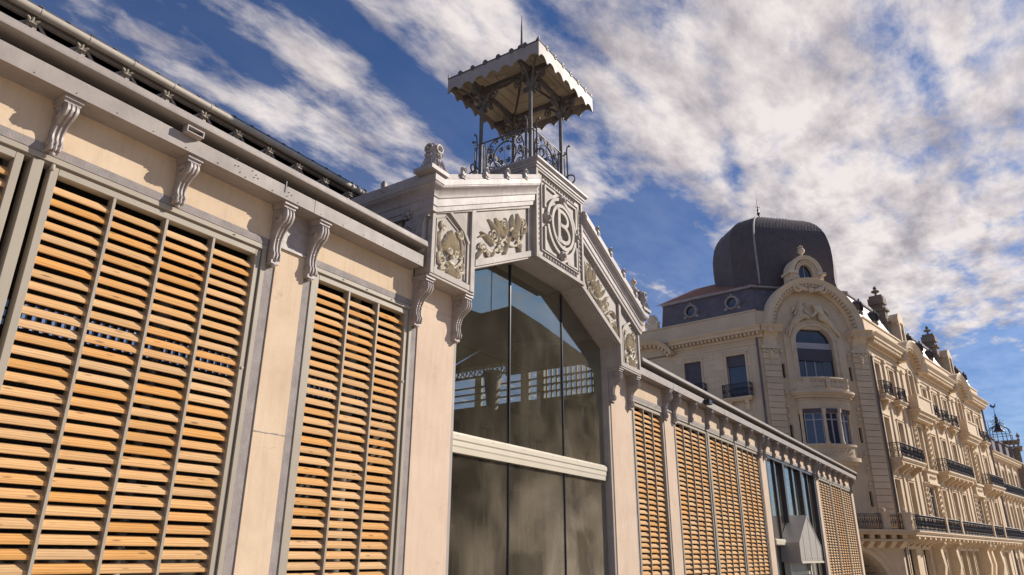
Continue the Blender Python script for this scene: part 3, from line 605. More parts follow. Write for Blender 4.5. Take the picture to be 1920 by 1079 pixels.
def diag(m):
    m.prism_path([(7.56, zt(7.56) - 0.03), (7.93, 6.30), (8.06, 6.13)], 0.026, YF - 0.014, YF + 0.029); m.prism_path([(8.04, 6.15), (8.04, 5.47)], 0.02, YF - 0.008, YF + 0.029)
    m.prism_path([(7.50, zt(7.50) - 0.10), (7.90, 6.22), (7.985, 6.10), (7.985, 5.50)], 0.008, YF + 0.012, YF + 0.031)
gp('diagonal_moulding', diag, 'gable')
gp('bead', lambda m: m.prism_path([(7.29, 5.50), (7.29, zt(7.29) - 0.12), (7.50, zt(7.50) - 0.12)], 0.007, YF + 0.014, YF + 0.031), 'gable')
gp('end_stile', lambda m: m.box(9.80, 9.93, YF - 0.008, YF + 0.028, zb(9.8) + 0.1, zt(9.8)), 'gable')
# raking cornice with level returns
PR = [(-0.02, 0.0), (0.055, 0.0), (0.060, 0.075), (0.075, 0.085), (0.078, 0.20), (0.095, 0.215), (0.100, 0.245), (0.088, 0.26), (0.100, 0.30), (0.130, 0.34), (0.168, 0.362), (0.182, 0.385), (0.182, 0.40), (0.195, 0.405), (0.195, 0.50), (0.178, 0.515), (0.165, 0.60), (0.10, 0.62), (-0.02, 0.62)]
def corn(m):
    z0 = 6.31; rows = []
    rows.append([(7.16 - o, 3.2, z0 + u) for o, u in PR]); rows.append([(7.16 - o, YF - o, z0 + u) for o, u in PR])
    rows.append([(7.185, YF - o, z0 + u) for o, u in PR]); rows.append([(9.925, YF - o, z0 + u + SLOPE * 2.825) for o, u in PR])
    m.grid(rows, cap=True)
gp('raking_cornice', corn, 'cornice', smooth=28)
gp('side_roof', lambda m: m.grid([[(7.10, -0.40, 6.90), (7.10, 3.2, 6.90)], [(9.95, -0.40, 6.90 + SLOPE * 2.85), (9.95, 3.2, 6.90 + SLOPE * 2.85)]]), 'roofm')
# side bracket and post under the return
def sideb(m):
    m.box(7.16, 7.24, YF + 0.06, -0.02, 5.36, 6.31); m.box(7.10, 7.16, -0.28, 0.10, 6.24, 6.31); m.box(7.08, 7.16, -0.22, 0.16, 6.15, 6.24)
    P = [(-0.22, 6.15), (0.16, 6.15), (0.15, 6.0), (0.05, 5.86), (-0.02, 5.72), (-0.16, 5.66), (-0.22, 5.7)]
    m.ext(P, 'x', 7.05, 7.16); m.ball((7.05, -0.17, 5.76), 0.05, 8); m.tube([(7.045, a, b) for a, b in scroll(-0.13, 5.77, 0.09, 90, 1.3)], 0.014, 5)
    m.tube([(7.045, a, b) for a, b in [(-0.1, 5.9), (-0.05, 6.05), (0.06, 6.14)]], 0.02, 5); m.tube([(7.045, a, b) for a, b in [(-0.1, 5.9), (-0.14, 6.05), (-0.19, 6.14)]], 0.02, 5)
    m.box(7.14, 7.18, -0.285, -0.25, 5.46, 6.2)
gp('side_console', sideb, 'cast', smooth=40)
gp('side_post', lambda m: m.box(7.17, 7.30, 0.30, 0.42, 5.70, 6.31), 'cast')
gp('attic_floor', lambda m: m.box(7.2, CX - 0.001, 0.17, 3.2, 6.62, 6.66), 'dark')
gp('attic_sheet', lambda m: m.box(7.35, 7.38, 0.45, 3.2, 5.75, 6.31), 'dark')
# rosette on the side cornice
gp('rosette', lambda m: [m.ball((7.07, 0.12, 6.36), 0.05, 8, (0.6, 1, 1))] + [m.ball((7.08, 0.12 + 0.07 * cos(a), 6.36 + 0.07 * sin(a)), 0.035, 6, (0.5, 1, 1)) for a in [i * pi / 3 for i in range(6)]], 'cast', smooth=50)
# scroll knobs along the rakes and the return
kn = MB(); kn.ext([(-0.055, -0.10), (0.055, -0.10), (0.05, 0.02), (0.06, 0.07), (0.045, 0.12), (0.0, 0.145), (-0.045, 0.12), (-0.06, 0.07), (-0.05, 0.02)], 'y', -0.035, 0.02)
kn.tube([(a, -0.04, b) for a, b in scroll(0.0, 0.075, 0.052, -60, 1.3, 0.012)], 0.014, 5); kn.ball((0.0, -0.045, 0.075), 0.016, 6)
for s in (-1, 0, 1): kn.ball((0.035 * s, -0.035, -0.045 - 0.02 * (s == 0)), 0.026, 6, (1, 0.7, 1))
kn.v = [(a * 0.8, b * 0.9, c * 0.85) for a, b, c in kn.v]; kme = mesh_of('scroll_knob', kn, 45); kme.materials.append(M['cornice'])
for x in (7.62, 8.23, 8.84, 9.42):
    place('scroll_knob', kme, gab, (x, -0.485, 6.31 + 0.565 + SLOPE * (x - 7.1))); place('scroll_knob', kme, gab, (2 * CX - x, -0.485, 6.31 + 0.565 + SLOPE * (x - 7.1)))
for y in (0.55, 1.5, 2.4): place('scroll_knob', kme, gab, (6.985, y, 6.875), -pi / 2); place('scroll_knob', kme, gab, (2 * CX - 6.985, y, 6.875), pi / 2)
# corner acroteria
def acro(m):
    cx, cy = 7.05, -0.36
    m.box(cx - 0.20, cx + 0.20, cy - 0.16, cy + 0.20, 6.86, 6.925)
    def sq(r, z, b=0.35): 
        pts = []
        for k in range(16):
            a = 2 * pi * (k + 0.5) / 16; q = max(abs(cos(a)), abs(sin(a))); t = r * (b / q + (1 - b)); pts.append((cx + t * cos(a), cy + t * sin(a), z))
        return pts
    m.grid([sq(r, z) for z, r in ((6.925, 0.165), (6.96, 0.150), (7.02, 0.132), (7.10, 0.120), (7.18, 0.113), (7.25, 0.112), (7.31, 0.104), (7.36, 0.080), (7.385, 0.04))], cu=True, cap=True)
    for dx, dy in ((0, -1), (-1, 0), (1, 0)):
        ex, ey = -dy, dx
        def q(a, b, o): return (cx + dx * o + ex * a, cy + dy * o + ey * a, b)
        m.tube([q(0.065 * cos(t), 7.265 + 0.065 * sin(t), 0.118) for t in [i_ * pi / 8 for i_ in range(16)]], 0.016, 5, closed=True); m.tube([q(0, 7.265, 0.10), q(0, 7.262, 0.175)], [0.035, 0.004], 6)
        m.tube([q(a, b, 0.125) for a, b in arc(0, 7.15, 0.055, 0.04, 150, 390, 8)], 0.014, 5); m.ball(q(0, 7.135, 0.12), 0.034, 8)
        for k in range(-2, 3): m.tube([q(k * 0.05, 6.94, 0.158), q(k * 0.040, 7.04, 0.128), q(k * 0.034, 7.10, 0.116)], [0.012, 0.012, 0.004], 4)
    for dx, dy in ((1, 0), (0, 1)):
        m.tube([(cx + dx * a, cy - 0.04 + dy * (a + 0.04), b) for a, b in scroll(0.235, 6.975, 0.075, 100, 1.3, 0.015, sgn=-1)], 0.020, 6)
        m.tube([(cx + dx * a, cy - 0.04 + dy * (a + 0.04), b) for a, b in [(0.12, 7.05), (0.2, 7.06), (0.30, 6.93), (0.36, 6.90)]], [0.03, 0.03, 0.025, 0.012], 6)
        m.ball((cx + dx * 0.34, cy - 0.04 + dy * 0.38, 6.92), 0.035, 6); m.ball((cx + dx * 0.36, cy - 0.06 + dy * 0.38, 6.86), 0.026, 6)
gp('acroterion', acro, 'cornice', smooth=45)
# monogram box
bx0, bx1, bf = 9.925, 11.735, -0.40
ZB0, ZB1 = zb(9.93) - 0.015, 8.42
part('monogram_box', MB().box(bx0, bx1, bf + 0.03, 0.5, ZB0, ZB1), M['gable'], gab, bevel=0.004)
mb = MB()
for b in ((bx0, bx0 + 0.07, ZB0, ZB1), (bx1 - 0.07, bx1, ZB0, ZB1), (bx0 + 0.07, bx1 - 0.07, ZB0, ZB0 + 0.07), (bx0 + 0.07, bx1 - 0.07, ZB1 - 0.05, ZB1)): mb.box(b[0], b[1], bf - 0.004, bf + 0.029, b[2], b[3])
part('outer_frame', mb, M['gable'], gab, bevel=0.004)
mb = MB(); ix0, ix1, iz0, iz1 = bx0 + 0.21, bx1 - 0.21, ZB0 + 0.21, ZB1 - 0.19
for b in ((ix0 - 0.02, ix0, iz0, iz1), (ix1, ix1 + 0.02, iz0, iz1), (ix0 - 0.02, ix1 + 0.02, iz0 - 0.02, iz0), (ix0 - 0.02, ix1 + 0.02, iz1, iz1 + 0.02)): mb.box(b[0], b[1], bf + 0.002, bf + 0.029, b[2], b[3])
part('inner_bead', mb, M['gable'], gab)
def tooth(x, z, ax, L):      # little bevelled triangles of the zigzag border
    m = MB(); h = 0.055
    if ax == 'z': P = [(x - h, z), (x + h, z + L / 2), (x - h, z + L)]
    else: P = [(x, z - h), (x + L / 2, z + h), (x + L, z - h)]
    c = (sum(p[0] for p in P) / 3, bf - 0.008, sum(p[1] for p in P) / 3); b = m._a([(p[0], bf + 0.029, p[1]) for p in P] + [c])
    m.p += [[b, b + 1, b + 3], [b + 1, b + 2, b + 3], [b + 2, b, b + 3]]; return m
me_z = mesh_of('tooth', tooth(0, 0, 'z', 0.1)); me_z.materials.append(M['gable']); me_x = mesh_of('tooth', tooth(0, 0, 'x', 0.1)); me_x.materials.append(M['gable'])
for k in range(14):
    place('tooth', me_z, gab, (bx0 + 0.13, 0, iz0 + 0.03 + k * 0.1)); o = place('tooth', me_z, gab, (bx1 - 0.13, 0, iz0 + 0.13 + k * 0.1)); o.rotation_euler = (0, pi, 0)
    if k < 13:
        place('tooth', me_x, gab, (ix0 + 0.03 + k * 0.1, 0, ZB0 + 0.13)); o = place('tooth', me_x, gab, (ix0 + 0.13 + k * 0.1, 0, ZB1 - 0.11)); o.rotation_euler = (0, pi, 0)
mc, mz = 10.85, 7.50
def ring(m, rx, rz, w, y, a0=0, a1=360, n=40): m.prism_path(arc(mc, mz, rx, rz, a0, a1, n), w, y, bf + 0.029)
mb = MB(); ring(mb, 0.40, 0.44, 0.035, bf - 0.045); part('roundel_ring', mb, M['gable'], gab, smooth=40)
mb = MB()
for a in (8, 98, 188, 278): ring(mb, 0.53, 0.575, 0.034, bf - 0.02, a + 4, a + 70, 16)
part('outer_ring', mb, M['gable'], gab, smooth=40)
mb = MB()
for s, t in ((0, 1), (0, -1), (1, 0), (-1, 0)):
    cx_, cz_ = mc + 0.545 * s, mz + 0.59 * t
    mb.lathe([(0.10, bf + 0.029), (0.10, bf - 0.02), (0.075, bf - 0.05), (0.07, bf - 0.055)], (cx_, 0, cz_), 16, 'y'); mb.ball((cx_, bf - 0.05, cz_), 0.055, 10)
part('roundel_boss', mb, M['gable'], gab, smooth=40)
mb = MB()
for sx_, sz_ in ((1, 1), (1, -1), (-1, 1), (-1, -1)):
    x1, z1 = mc + sx_ * 0.60, mz + sz_ * 0.66
    mb.prism_path([(mc + sx_ * 0.22, z1), (x1, z1), (x1, mz + sz_ * 0.20)], 0.028, bf - 0.006, bf + 0.029)
part('corner_bar', mb, M['gable'], gab)
mb = MB()      # the letter B, drawn as a raised ribbon monogram
mb.prism_path([(mc - 0.17, mz + 0.33), (mc - 0.17, mz - 0.30)], 0.045, bf - 0.055, bf + 0.029)
mb.prism_path([(mc - 0.23, mz + 0.31), (mc - 0.02, mz + 0.31)] + arc(mc - 0.02, mz + 0.165, 0.19, 0.145, 80, -80, 10) + [(mc - 0.10, mz + 0.02)], 0.036, bf - 0.05, bf + 0.029)
mb.prism_path([(mc - 0.06, mz + 0.02)] + arc(mc - 0.02, mz - 0.15, 0.24, 0.17, 85, -90, 12) + [(mc - 0.24, mz - 0.31)], 0.038, bf - 0.052, bf + 0.029)
part('letter_b', mb, M['gable'], gab)
# cap cornice of the box
CP = [(0.0, 0.0), (0.02, 0.0), (0.025, 0.04), (0.045, 0.05), (0.048, 0.085), (0.075, 0.11), (0.08, 0.125), (0.095, 0.13), (0.095, 0.175), (0.085, 0.185), (0.0, 0.19)]
def loop_sweep(mb, x0, x1, y0, y1, z0, prof):
    rows = [[(x0 - o, y0 - o, z0 + u) for o, u in prof], [(x1 + o, y0 - o, z0 + u) for o, u in prof], [(x1 + o, y1 + o, z0 + u) for o, u in prof], [(x0 - o, y1 + o, z0 + u) for o, u in prof]]
    mb.grid(rows, cv=True)
mb = MB(); loop_sweep(mb, bx0, bx1, bf, 1.49, ZB1 - 0.005, CP); mb.box(bx0, bx1, bf, 1.49, ZB1 + 0.05, ZB1 + 0.18); part('cap_cornice', mb, M['cornice'], gab, smooth=28)
part('box_side', MB().box(bx0 + 0.002, bx1 - 0.002, 0.5, 1.49, 7.3, ZB1), M['gable'], gab)
# portal consoles under the gable ends
for x in (7.225, 8.145, 13.53, 14.435):
    me = bracket_mesh(0.74, 0.150, 0.285, True) if x == 7.225 else me
    if x == 7.225: me.materials.append(M['cast'])
    place('bracket', me, gab, (x, 0, 5.325))
# gilt ornaments
def cartouche(mb):
    cx, cz, y = 7.645, 5.86, YF + 0.03
    for k in range(-5, 6):
        a = radians(90 - k * 17); L = 0.34 - 0.012 * abs(k) * 2; leaf(mb, (cx, cz - 0.04), (cx + 0.5 * L * cos(a) + 0.03 * k, cz + 0.6 * L * sin(a)), (cx + 0.70 * L * cos(a), cz + 1.05 * L * sin(a)), 0.021, 0.060, y)
    mb.ball((cx, y, cz + 0.03), 0.055, 10, (0.8, 0.9, 2.0)); mb.ball((cx, y - 0.04, cz - 0.10), 0.04, 8)
    for s in (-1, 1):
        curl(mb, bez((cx + s * 0.05, cz - 0.26), (cx + s * 0.30, cz - 0.12), (cx + s * 0.27, cz + 0.10)) + bez((cx + s * 0.27, cz + 0.12), (cx + s * 0.26, cz + 0.32), (cx + s * 0.12, cz + 0.37)), 0.021, 0.015, y - 0.015)
        curl(mb, scroll(cx + s * 0.20, cz + 0.34, 0.075, 90, 1.3, 0.015, sgn=-s), 0.024, 0.013, y - 0.02); curl(mb, scroll(cx + s * 0.22, cz - 0.20, 0.10, 60 if s > 0 else 120, 1.5, 0.02, sgn=-s), 0.028, 0.014, y - 0.02)
        curl(mb, scroll(cx + s * 0.075, cz - 0.02, 0.055, 200 if s > 0 else -20, 1.2, 0.012, sgn=s), 0.020, 0.012, y - 0.05); curl(mb, scroll(cx + s * 0.19, cz - 0.36, 0.06, 90, 1.2, 0.012, sgn=-s), 0.02, 0.012, y - 0.02)
        leaf(mb, (cx + s * 0.03, cz - 0.30), (cx + s * 0.22, cz - 0.30), (cx + s * 0.27, cz - 0.44), 0.030, 0.04, y); leaf(mb, (cx + s * 0.20, cz - 0.05), (cx + s * 0.34, cz + 0.02), (cx + s * 0.30, cz + 0.22), 0.03, 0.04, y)
    for k in range(-2, 3): leaf(mb, (cx, cz - 0.20), (cx + 0.05 * k, cz - 0.32), (cx + 0.062 * k, cz - 0.42 + 0.01 * k * k), 0.028, 0.05, y)
    mb.ball((cx, y - 0.02, cz - 0.20), 0.06, 8, (1.5, 0.6, 0.6))
gp('cartouche_ornament', cartouche, 'orn', smooth=50)
def spray(mb):
    y = YF + 0.03; S = lambda u, v: (8.30 + 1.44 * u, 5.97 + SLOPE * 1.44 * u + 0.04 + 0.66 * v)
    stem = [S(0.02, 0.05), S(0.10, 0.30), S(0.22, 0.05), S(0.40, 0.10), S(0.50, 0.42), S(0.62, 0.16), S(0.80, 0.12), S(0.93, 0.30), S(0.90, 0.62), S(0.96, 0.92)]
    P = []
    for i in range(len(stem) - 2):
        a = ((stem[i][0] + stem[i + 1][0]) / 2, (stem[i][1] + stem[i + 1][1]) / 2); b = ((stem[i + 1][0] + stem[i + 2][0]) / 2, (stem[i + 1][1] + stem[i + 2][1]) / 2); P += bez(a, stem[i + 1], b, 5)
    curl(mb, P, 0.026, 0.018, y - 0.02)
    for u, v, r, a0, sg in ((0.10, 0.20, 0.10, 200, -1), (0.30, 0.52, 0.11, -90, 1), (0.50, 0.80, 0.08, -60, 1), (0.72, 0.48, 0.12, 180, -1), (0.72, 0.48, 0.07, 0, -1), (0.92, 0.80, 0.10, -90, 1), (0.85, 0.12, 0.09, 100, 1), (0.42, 0.14, 0.09, 90, -1), (0.20, 0.02, 0.06, 0, 1)):
        c = S(u, v); curl(mb, scroll(c[0], c[1], r, a0, 1.4, 0.018, sgn=sg), 0.021, 0.011, y - 0.03); mb.ball((c[0], y - 0.035, c[1]), 0.017, 6)
    for p0, pc, p1, w_ in (((0.30, 0.22), (0.22, 0.45), (0.06, 0.66), 0.05), ((0.40, 0.30), (0.40, 0.62), (0.20, 0.98), 0.06), ((0.50, 0.45), (0.42, 0.75), (0.34, 1.0), 0.05), ((0.52, 0.40), (0.60, 0.66), (0.54, 0.98), 0.06), ((0.62, 0.25), (0.52, 0.10), (0.54, -0.12), 0.045), ((0.74, 0.56), (0.66, 0.80), (0.70, 1.06), 0.06), ((0.80, 0.50), (0.86, 0.80), (0.80, 1.08), 0.06), ((0.88, 0.40), (1.0, 0.5), (0.99, 0.75), 0.05), ((0.30, 0.12), (0.30, -0.02), (0.22, -0.12), 0.04), ((0.12, 0.2), (0.03, 0.12), (0.0, -0.06), 0.045), ((0.86, 0.2), (0.82, 0.0), (0.88, -0.14), 0.04), ((0.66, 0.42), (0.58, 0.34), (0.60, 0.2), 0.05), ((0.2, 0.5), (0.1, 0.6), (0.02, 0.5), 0.04)):
        leaf(mb, S(*p0), S(*pc), S(*p1), w_ * 0.56, 0.065, y)
    for a in range(5): q = S(0.73, 0.47); leaf(mb, q, (q[0] + 0.05 * cos(a * 1.256), q[1] + 0.05 * sin(a * 1.256)), (q[0] + 0.11 * cos(a * 1.256 + 0.3), q[1] + 0.11 * sin(a * 1.256 + 0.3)), 0.045, 0.08, y - 0.02)
gp('leaf_ornament', spray, 'orn', smooth=50)
# glazed portal
GP = [(8.225, -1.5), (13.43, -1.5), (13.43, 5.76), (11.74, zb(9.93) - 0.035), (9.92, zb(9.93) - 0.035), (8.225, 5.76)]
def strip(poly, z0, z1, x0, x1):
    """part of the portal opening between x0..x1, z0..z1 (top follows the pentagon)"""
    top = lambda x: 5.76 + (x - 8.225) * SLOPE if x < 9.92 else (zb(9.93) - 0.035 if x < 11.74 else zb(9.93) - 0.035 - (x - 11.74) * SLOPE)
    xs = [x0] + [x for x in (9.92, 11.74) if x0 < x < x1] + [x1]
    return [(x0, z0), (x1, z0)] + [(x, min(z1, top(x))) for x in reversed(xs)]
win = thing_part('portal_window', (10.83, 0.15, 0), gab)
for x0, x1 in ((8.225, 9.885), (9.915, 11.725), (11.755, 13.43)):
    part('pane', MB().ext(strip(GP, 3.30, 9, x0, x1), 'y', 0.150, 0.156), M['glass'], win); 
for x0, x1 in ((8.225, 9.885), (9.915, 11.725), (11.755, 13.43)):
    part('pane', MB().ext(strip(GP, -1.5, 3.0, x0, x1), 'y', 0.150, 0.156), M['glass'], win)
for x in (9.885, 11.725): part('mullion', MB().box(x, x + 0.03, 0.132, 0.19, -1.5, 6.52), M['seal'], win)
part('transom', MB().ext([(0.15, 3.0), (0.09, 3.0), (0.085, 3.08), (0.075, 3.10), (0.075, 3.17), (0.06, 3.19), (0.06, 3.26), (0.10, 3.30), (0.15, 3.30)], 'x', 8.228, 13.36), M['transom'], win)
mb = MB()
for k in range(6): mb.ball((8.4 + 0.93 * k, 0.062, 3.245), 0.009, 6)
part('screw', mb, M['margin'], win)

# ------------------------------------------------------------------ iron belvedere
bel = thing('iron_belvedere', 'small square iron lantern with scalloped canopy standing on the gable', 'belvedere', (10.85, 0.53, 8.6))
BX, BY, H = 10.85, 0.53, 0.61
def post(mb):
    mb.lathe([(0.075, 8.60), (0.075, 8.68), (0.045, 8.72), (0.040, 8.9), (0.040, 10.55), (0.06, 10.58), (0.05, 10.62), (0.035, 10.66), (0.035, 11.02)], (0, 0, 0), 8)
pm = MB(); post(pm); pme = mesh_of('post', pm, 45); pme.materials.append(M['iron'])
for sx_ in (-1, 1):
    for sy_ in (-1, 1): place('post', pme, bel, (BX + sx_ * H, BY + sy_ * H, 0))
def four(name, build, m, n=4, **k):
    """build in (along, outward, z) and repeat on the four sides"""
    for i in range(n):
        a = i * pi / 2
        f = lambda u, o, z, a=a: (BX + u * cos(a) + o * sin(a), BY + u * sin(a) - o * cos(a), z)
        mb = MB(f); build(mb); part(name, mb, M[m], bel, **k)
R_ = 1.135
def val(m):
    n = 7; top = 11.075; low = [];
    for i in range(n):
        u0 = -R_ + 2 * R_ * i / n; w_ = 2 * R_ / n
        pts = [(0.0, 10.715), (0.04, 10.735), (0.08, 10.72), (0.11, 10.765), (0.15, 10.755), (0.2, 10.79), (0.34, 10.82), (0.5, 10.83), (0.66, 10.82), (0.8, 10.79), (0.85, 10.755), (0.89, 10.765), (0.92, 10.72), (0.96, 10.735)]
        low += [(u0 + t * w_, z) for t, z in pts]
    low.append((R_, 10.72)); m.grid([[(u, R_, z) for u, z in low], [(u, R_, top) for u, _ in low], [(u, R_ - 0.02, top) for u, _ in low], [(u, R_ - 0.02, z) for u, z in low]], cv=True)
four('valance', val, 'valance')
kb = MB(); kb.ext(arc(0, 0, 0.055, 0.062, 0, 360, 12)[:-1], 'y', -0.014, 0.03); kb.ball((0.01, -0.016, 0), 0.018, 6); kbm = mesh_of('roof_knob', kb, 40); kbm.materials.append(M['iron'])
for i in range(4):
    a = i * pi / 2
    for k in range(1, 7):
        u = -R_ + 2 * R_ * k / 7; place('roof_knob', kbm, bel, (BX + u * cos(a) + R_ * sin(a), BY + u * sin(a) - R_ * cos(a), 11.105), a)
four('corner_horn', lambda m: m.ext([(R_ - 0.1, 11.075), (R_, 11.075), (R_ + 0.01, 11.19), (R_ - 0.04, 11.16)], 'y', R_ - 0.02, R_), 'iron')
def edge(m): m.tube([(-R_, R_ - 0.01, 11.09), (R_, R_ - 0.01, 11.09)], 0.022, 6)
four('roof_edge', edge, 'roofm')
four('roof_sheet', lambda m: m.grid([[(-R_, R_ - 0.02, 11.08), (R_, R_ - 0.02, 11.08)], [(-0.06, 0.06, 12.0), (0.06, 0.06, 12.0)]]), 'roofm')
def ceil(m):      # boarded hipped ceiling, boards running round the sides
    n = 6
    for k in range(n):
        r0 = R_ - 0.03 - (R_ - 0.08) * k / n; r1 = R_ - 0.03 - (R_ - 0.08) * (k + 1) / n + 0.012; z0 = 10.97 + 0.5 * k / n; z1 = 10.97 + 0.5 * (k + 1) / n
        m.grid([[(-r0, r0, z0), (r0, r0, z0)], [(-r1, r1, z1), (r1, r1, z1)], [(-r1, r1, z1 + 0.02), (r1, r1, z1 + 0.02)]])
for i in range(4):
    a = i * pi / 2; f = lambda u, o, z, a=a: (BX + u * cos(a) + o * sin(a), BY + u * sin(a) - o * cos(a), z); n = 6
    for k in range(n):
        r0 = R_ - 0.03 - (R_ - 0.08) * k / n; r1 = max(0.02, R_ - 0.03 - (R_ - 0.08) * (k + 1) / n + 0.016); z0 = 10.97 + 0.5 * k / n; z1 = 10.97 + 0.5 * (k + 1) / n - 0.004
        mb = MB(f); b = mb._a([(-r0, r0, z0), (r0, r0, z0), (r1, r1, z1), (-r1, r1, z1), (-r0, r0, z0 + 0.02), (r0, r0, z0 + 0.02), (r1, r1, z1 + 0.02), (-r1, r1, z1 + 0.02)])
        for q in ((0, 1, 2, 3), (7, 6, 5, 4), (0, 4, 5, 1), (1, 5, 6, 2), (2, 6, 7, 3), (3, 7, 4, 0)): mb.p.append([b + i_ for i_ in q])
        part('ceiling_board', mb, M['board'], bel)
def beams(m):
    m.box(-R_ + 0.04, R_ - 0.04, H - 0.035, H + 0.035, 10.86, 10.95)
    for s in (-1, 1):
        for P in (bez((s * H, 10.32), (s * (H - 0.02), 10.78), (s * (H - 0.50), 10.88), 8), bez((s * H, 10.36), (s * (H + 0.05), 10.8), (s * (H + 0.42), 10.86), 8)):
            m.tube([(u, H, z) for u, z in P], 0.030, 5)
        for cu, cz, r, a0, sg in ((s * (H - 0.30), 10.70, 0.085, 90, s), (s * (H - 0.12), 10.47, 0.06, 0 if s < 0 else 180, -s), (s * (H + 0.28), 10.72, 0.07, 90, -s), (s * (H + 0.10), 10.50, 0.05, 180 if s < 0 else 0, s)):
            m.tube([(a, H, b) for a, b in scroll(cu, cz, r * 1.2, a0, 1.35, 0.022, sgn=sg)], 0.018, 5); m.ball((cu, H, cz), 0.030, 6)
    m.tube([(H, H, 10.35), (H * 0.9, H * 0.9, 10.85), (H * 0.4, H * 0.4, 11.12), (0.03, 0.03, 11.38)], 0.026, 5)
    m.tube([(H, H, 10.5), (H + 0.2, H + 0.2, 10.78), (R_ - 0.06, R_ - 0.06, 10.93)], 0.022, 5)
four('scroll_brace', beams, 'iron', smooth=50)
def rail(m):
    y = H; z0, z1 = 8.72, 9.58; a, b = -H + 0.12, H - 0.12; T = lambda P, r=0.0140: m.tube([(u, y, z) for u, z in P], r, 5)
    T([(-H, z1), (H, z1)], 0.016); T([(-H, z0), (H, z0)], 0.014); T([(a, z0), (a, z1)], 0.015); T([(b, z0), (b, z1)], 0.015)
    cz = (z0 + z1) / 2 - 0.02; m.tube([(u, y, z) for u, z in arc(0, cz, 0.27, 0.30, 0, 360, 26)[:-1]], 0.018, 5, closed=True)
    T([(0, cz - 0.3), (0, cz + 0.3)], 0.006)
    for s in (-1, 1):
        for cu, q, r, a0, sg, tn in ((0.075, cz + 0.14, 0.06, -90, s, 1.3), (0.075, cz - 0.15, 0.06, 90, -s, 1.3), (0.36, cz + 0.22, 0.09, 90, s, 1.5), (0.37, cz - 0.02, 0.075, -90, -s, 1.3), (0.37, cz + 0.06, 0.05, 90, s, 1.2), (0.36, cz - 0.24, 0.085, -90, -s, 1.5), (0.20, z1 - 0.075, 0.06, -90, s, 1.3), (0.06, z1 - 0.06, 0.05, -90, -s, 1.2), (0.22, z0 + 0.07, 0.06, 90, -s, 1.3), (0.08, z0 + 0.05, 0.045, 90, s, 1.2)):
            T(scroll(s * cu, q, r, a0, tn, 0.014, sgn=sg)); m.ball((s * cu, y, q), 0.018, 6)
        T(bez((s * 0.08, z1 - 0.02), (s * 0.46, z1 + 0.02), (s * 0.45, cz))); T(bez((s * 0.08, z0 + 0.02), (s * 0.46, z0 - 0.02), (s * 0.45, cz)))
four('railing', rail, 'iron', smooth=50)
def outer(m, s):      # S-scroll stays outside the posts
    if True:
        x = s * (H + 0.0); T = lambda P, r=0.016: m.tube([(x, H + 0.05 + a, z) for a, z in P], r, 5)
        T([(0.09, 8.62), (0.10, 9.0), (0.085, 9.60), (0.10, 9.68), (0.14, 9.70)]); m.ball((x, H + 0.20, 9.69), 0.030, 6); T([(-0.05, 9.50), (0.10, 9.52)], 0.012)
        T(scroll(0.16, 8.86, 0.155, 150, 0.85, 0.05, sgn=-1), 0.018); m.ball((x, H + 0.17, 8.76), 0.026, 6)
for s_ in (-1, 1): four('outer_scroll', lambda m: outer(m, s_), 'iron', n=4, smooth=50)
mb = MB(); mb.lathe([(0.10, 11.96), (0.05, 12.02), (0.045, 12.05), (0.09, 12.09), (0.105, 12.14), (0.09, 12.20), (0.04, 12.24), (0.028, 12.28), (0.022, 12.6), (0.006, 13.08)], (BX, BY, 0), 12)
part('finial_spire', mb, M['iron'], bel, smooth=50)
# ------------------------------------------------------------------ corner apartment building
def face(P, az):
    a = radians(az); d = (cos(a), sin(a)); n = (sin(a), -cos(a))
    return lambda u, o, z: (P[0] + u * d[0] + o * n[0], P[1] + u * d[1] + o * n[1], z)
FL = face((49.5, 5.645), -95); FM = face((49.5, 5.645), -47)
c2_ = FM(8.35, 0, 0); FR = face((c2_[0], c2_[1]), -10)
apt = thing('corner_apartment_building', 'cream stone corner apartment house with dark bulbous slate dome and sculpted arched bay', 'apartment building', FM(4.2, -4, -3))
def ap(name, f, build, m, parent=None, **k):
    mb = MB(f); build(mb); return part(name, mb, M[m], parent or apt, **k)
def wallh(f, u0, u1, z0, z1, holes, o0=-0.35, o1=0.0, m='stone', name='wall', parent=None):
    mb = MB(f); us = sorted({u0, u1, *[h[0] for h in holes], *[h[1] for h in holes]}); 
    for a, b in zip(us, us[1:]):
        if b <= u0 or a >= u1: continue
        hs = sorted([h for h in holes if h[0] < b - 1e-6 and h[1] > a + 1e-6], key=lambda h: h[2]); z = z0
        for h in hs:
            if h[2] > z: mb.box(a, b, o0, o1, z, h[2])
            z = max(z, h[3])
        if z < z1: mb.box(a, b, o0, o1, z, z1)
    for h in holes:
        if len(h) > 4:
            c = (h[0] + h[1]) / 2; r = (h[1] - h[0]) / 2; zs = h[3] - h[4]
            mb.ext([(h[0], h[3]), (h[0], zs)] + arc(c, zs, r, h[4], 180, 90, 8)[1:], 'y', o0, o1); mb.ext([(h[1], h[3])] + arc(c, zs, r, h[4], 90, 0, 8), 'y', o0, o1)
    return part(name, mb, M[m], parent or apt)
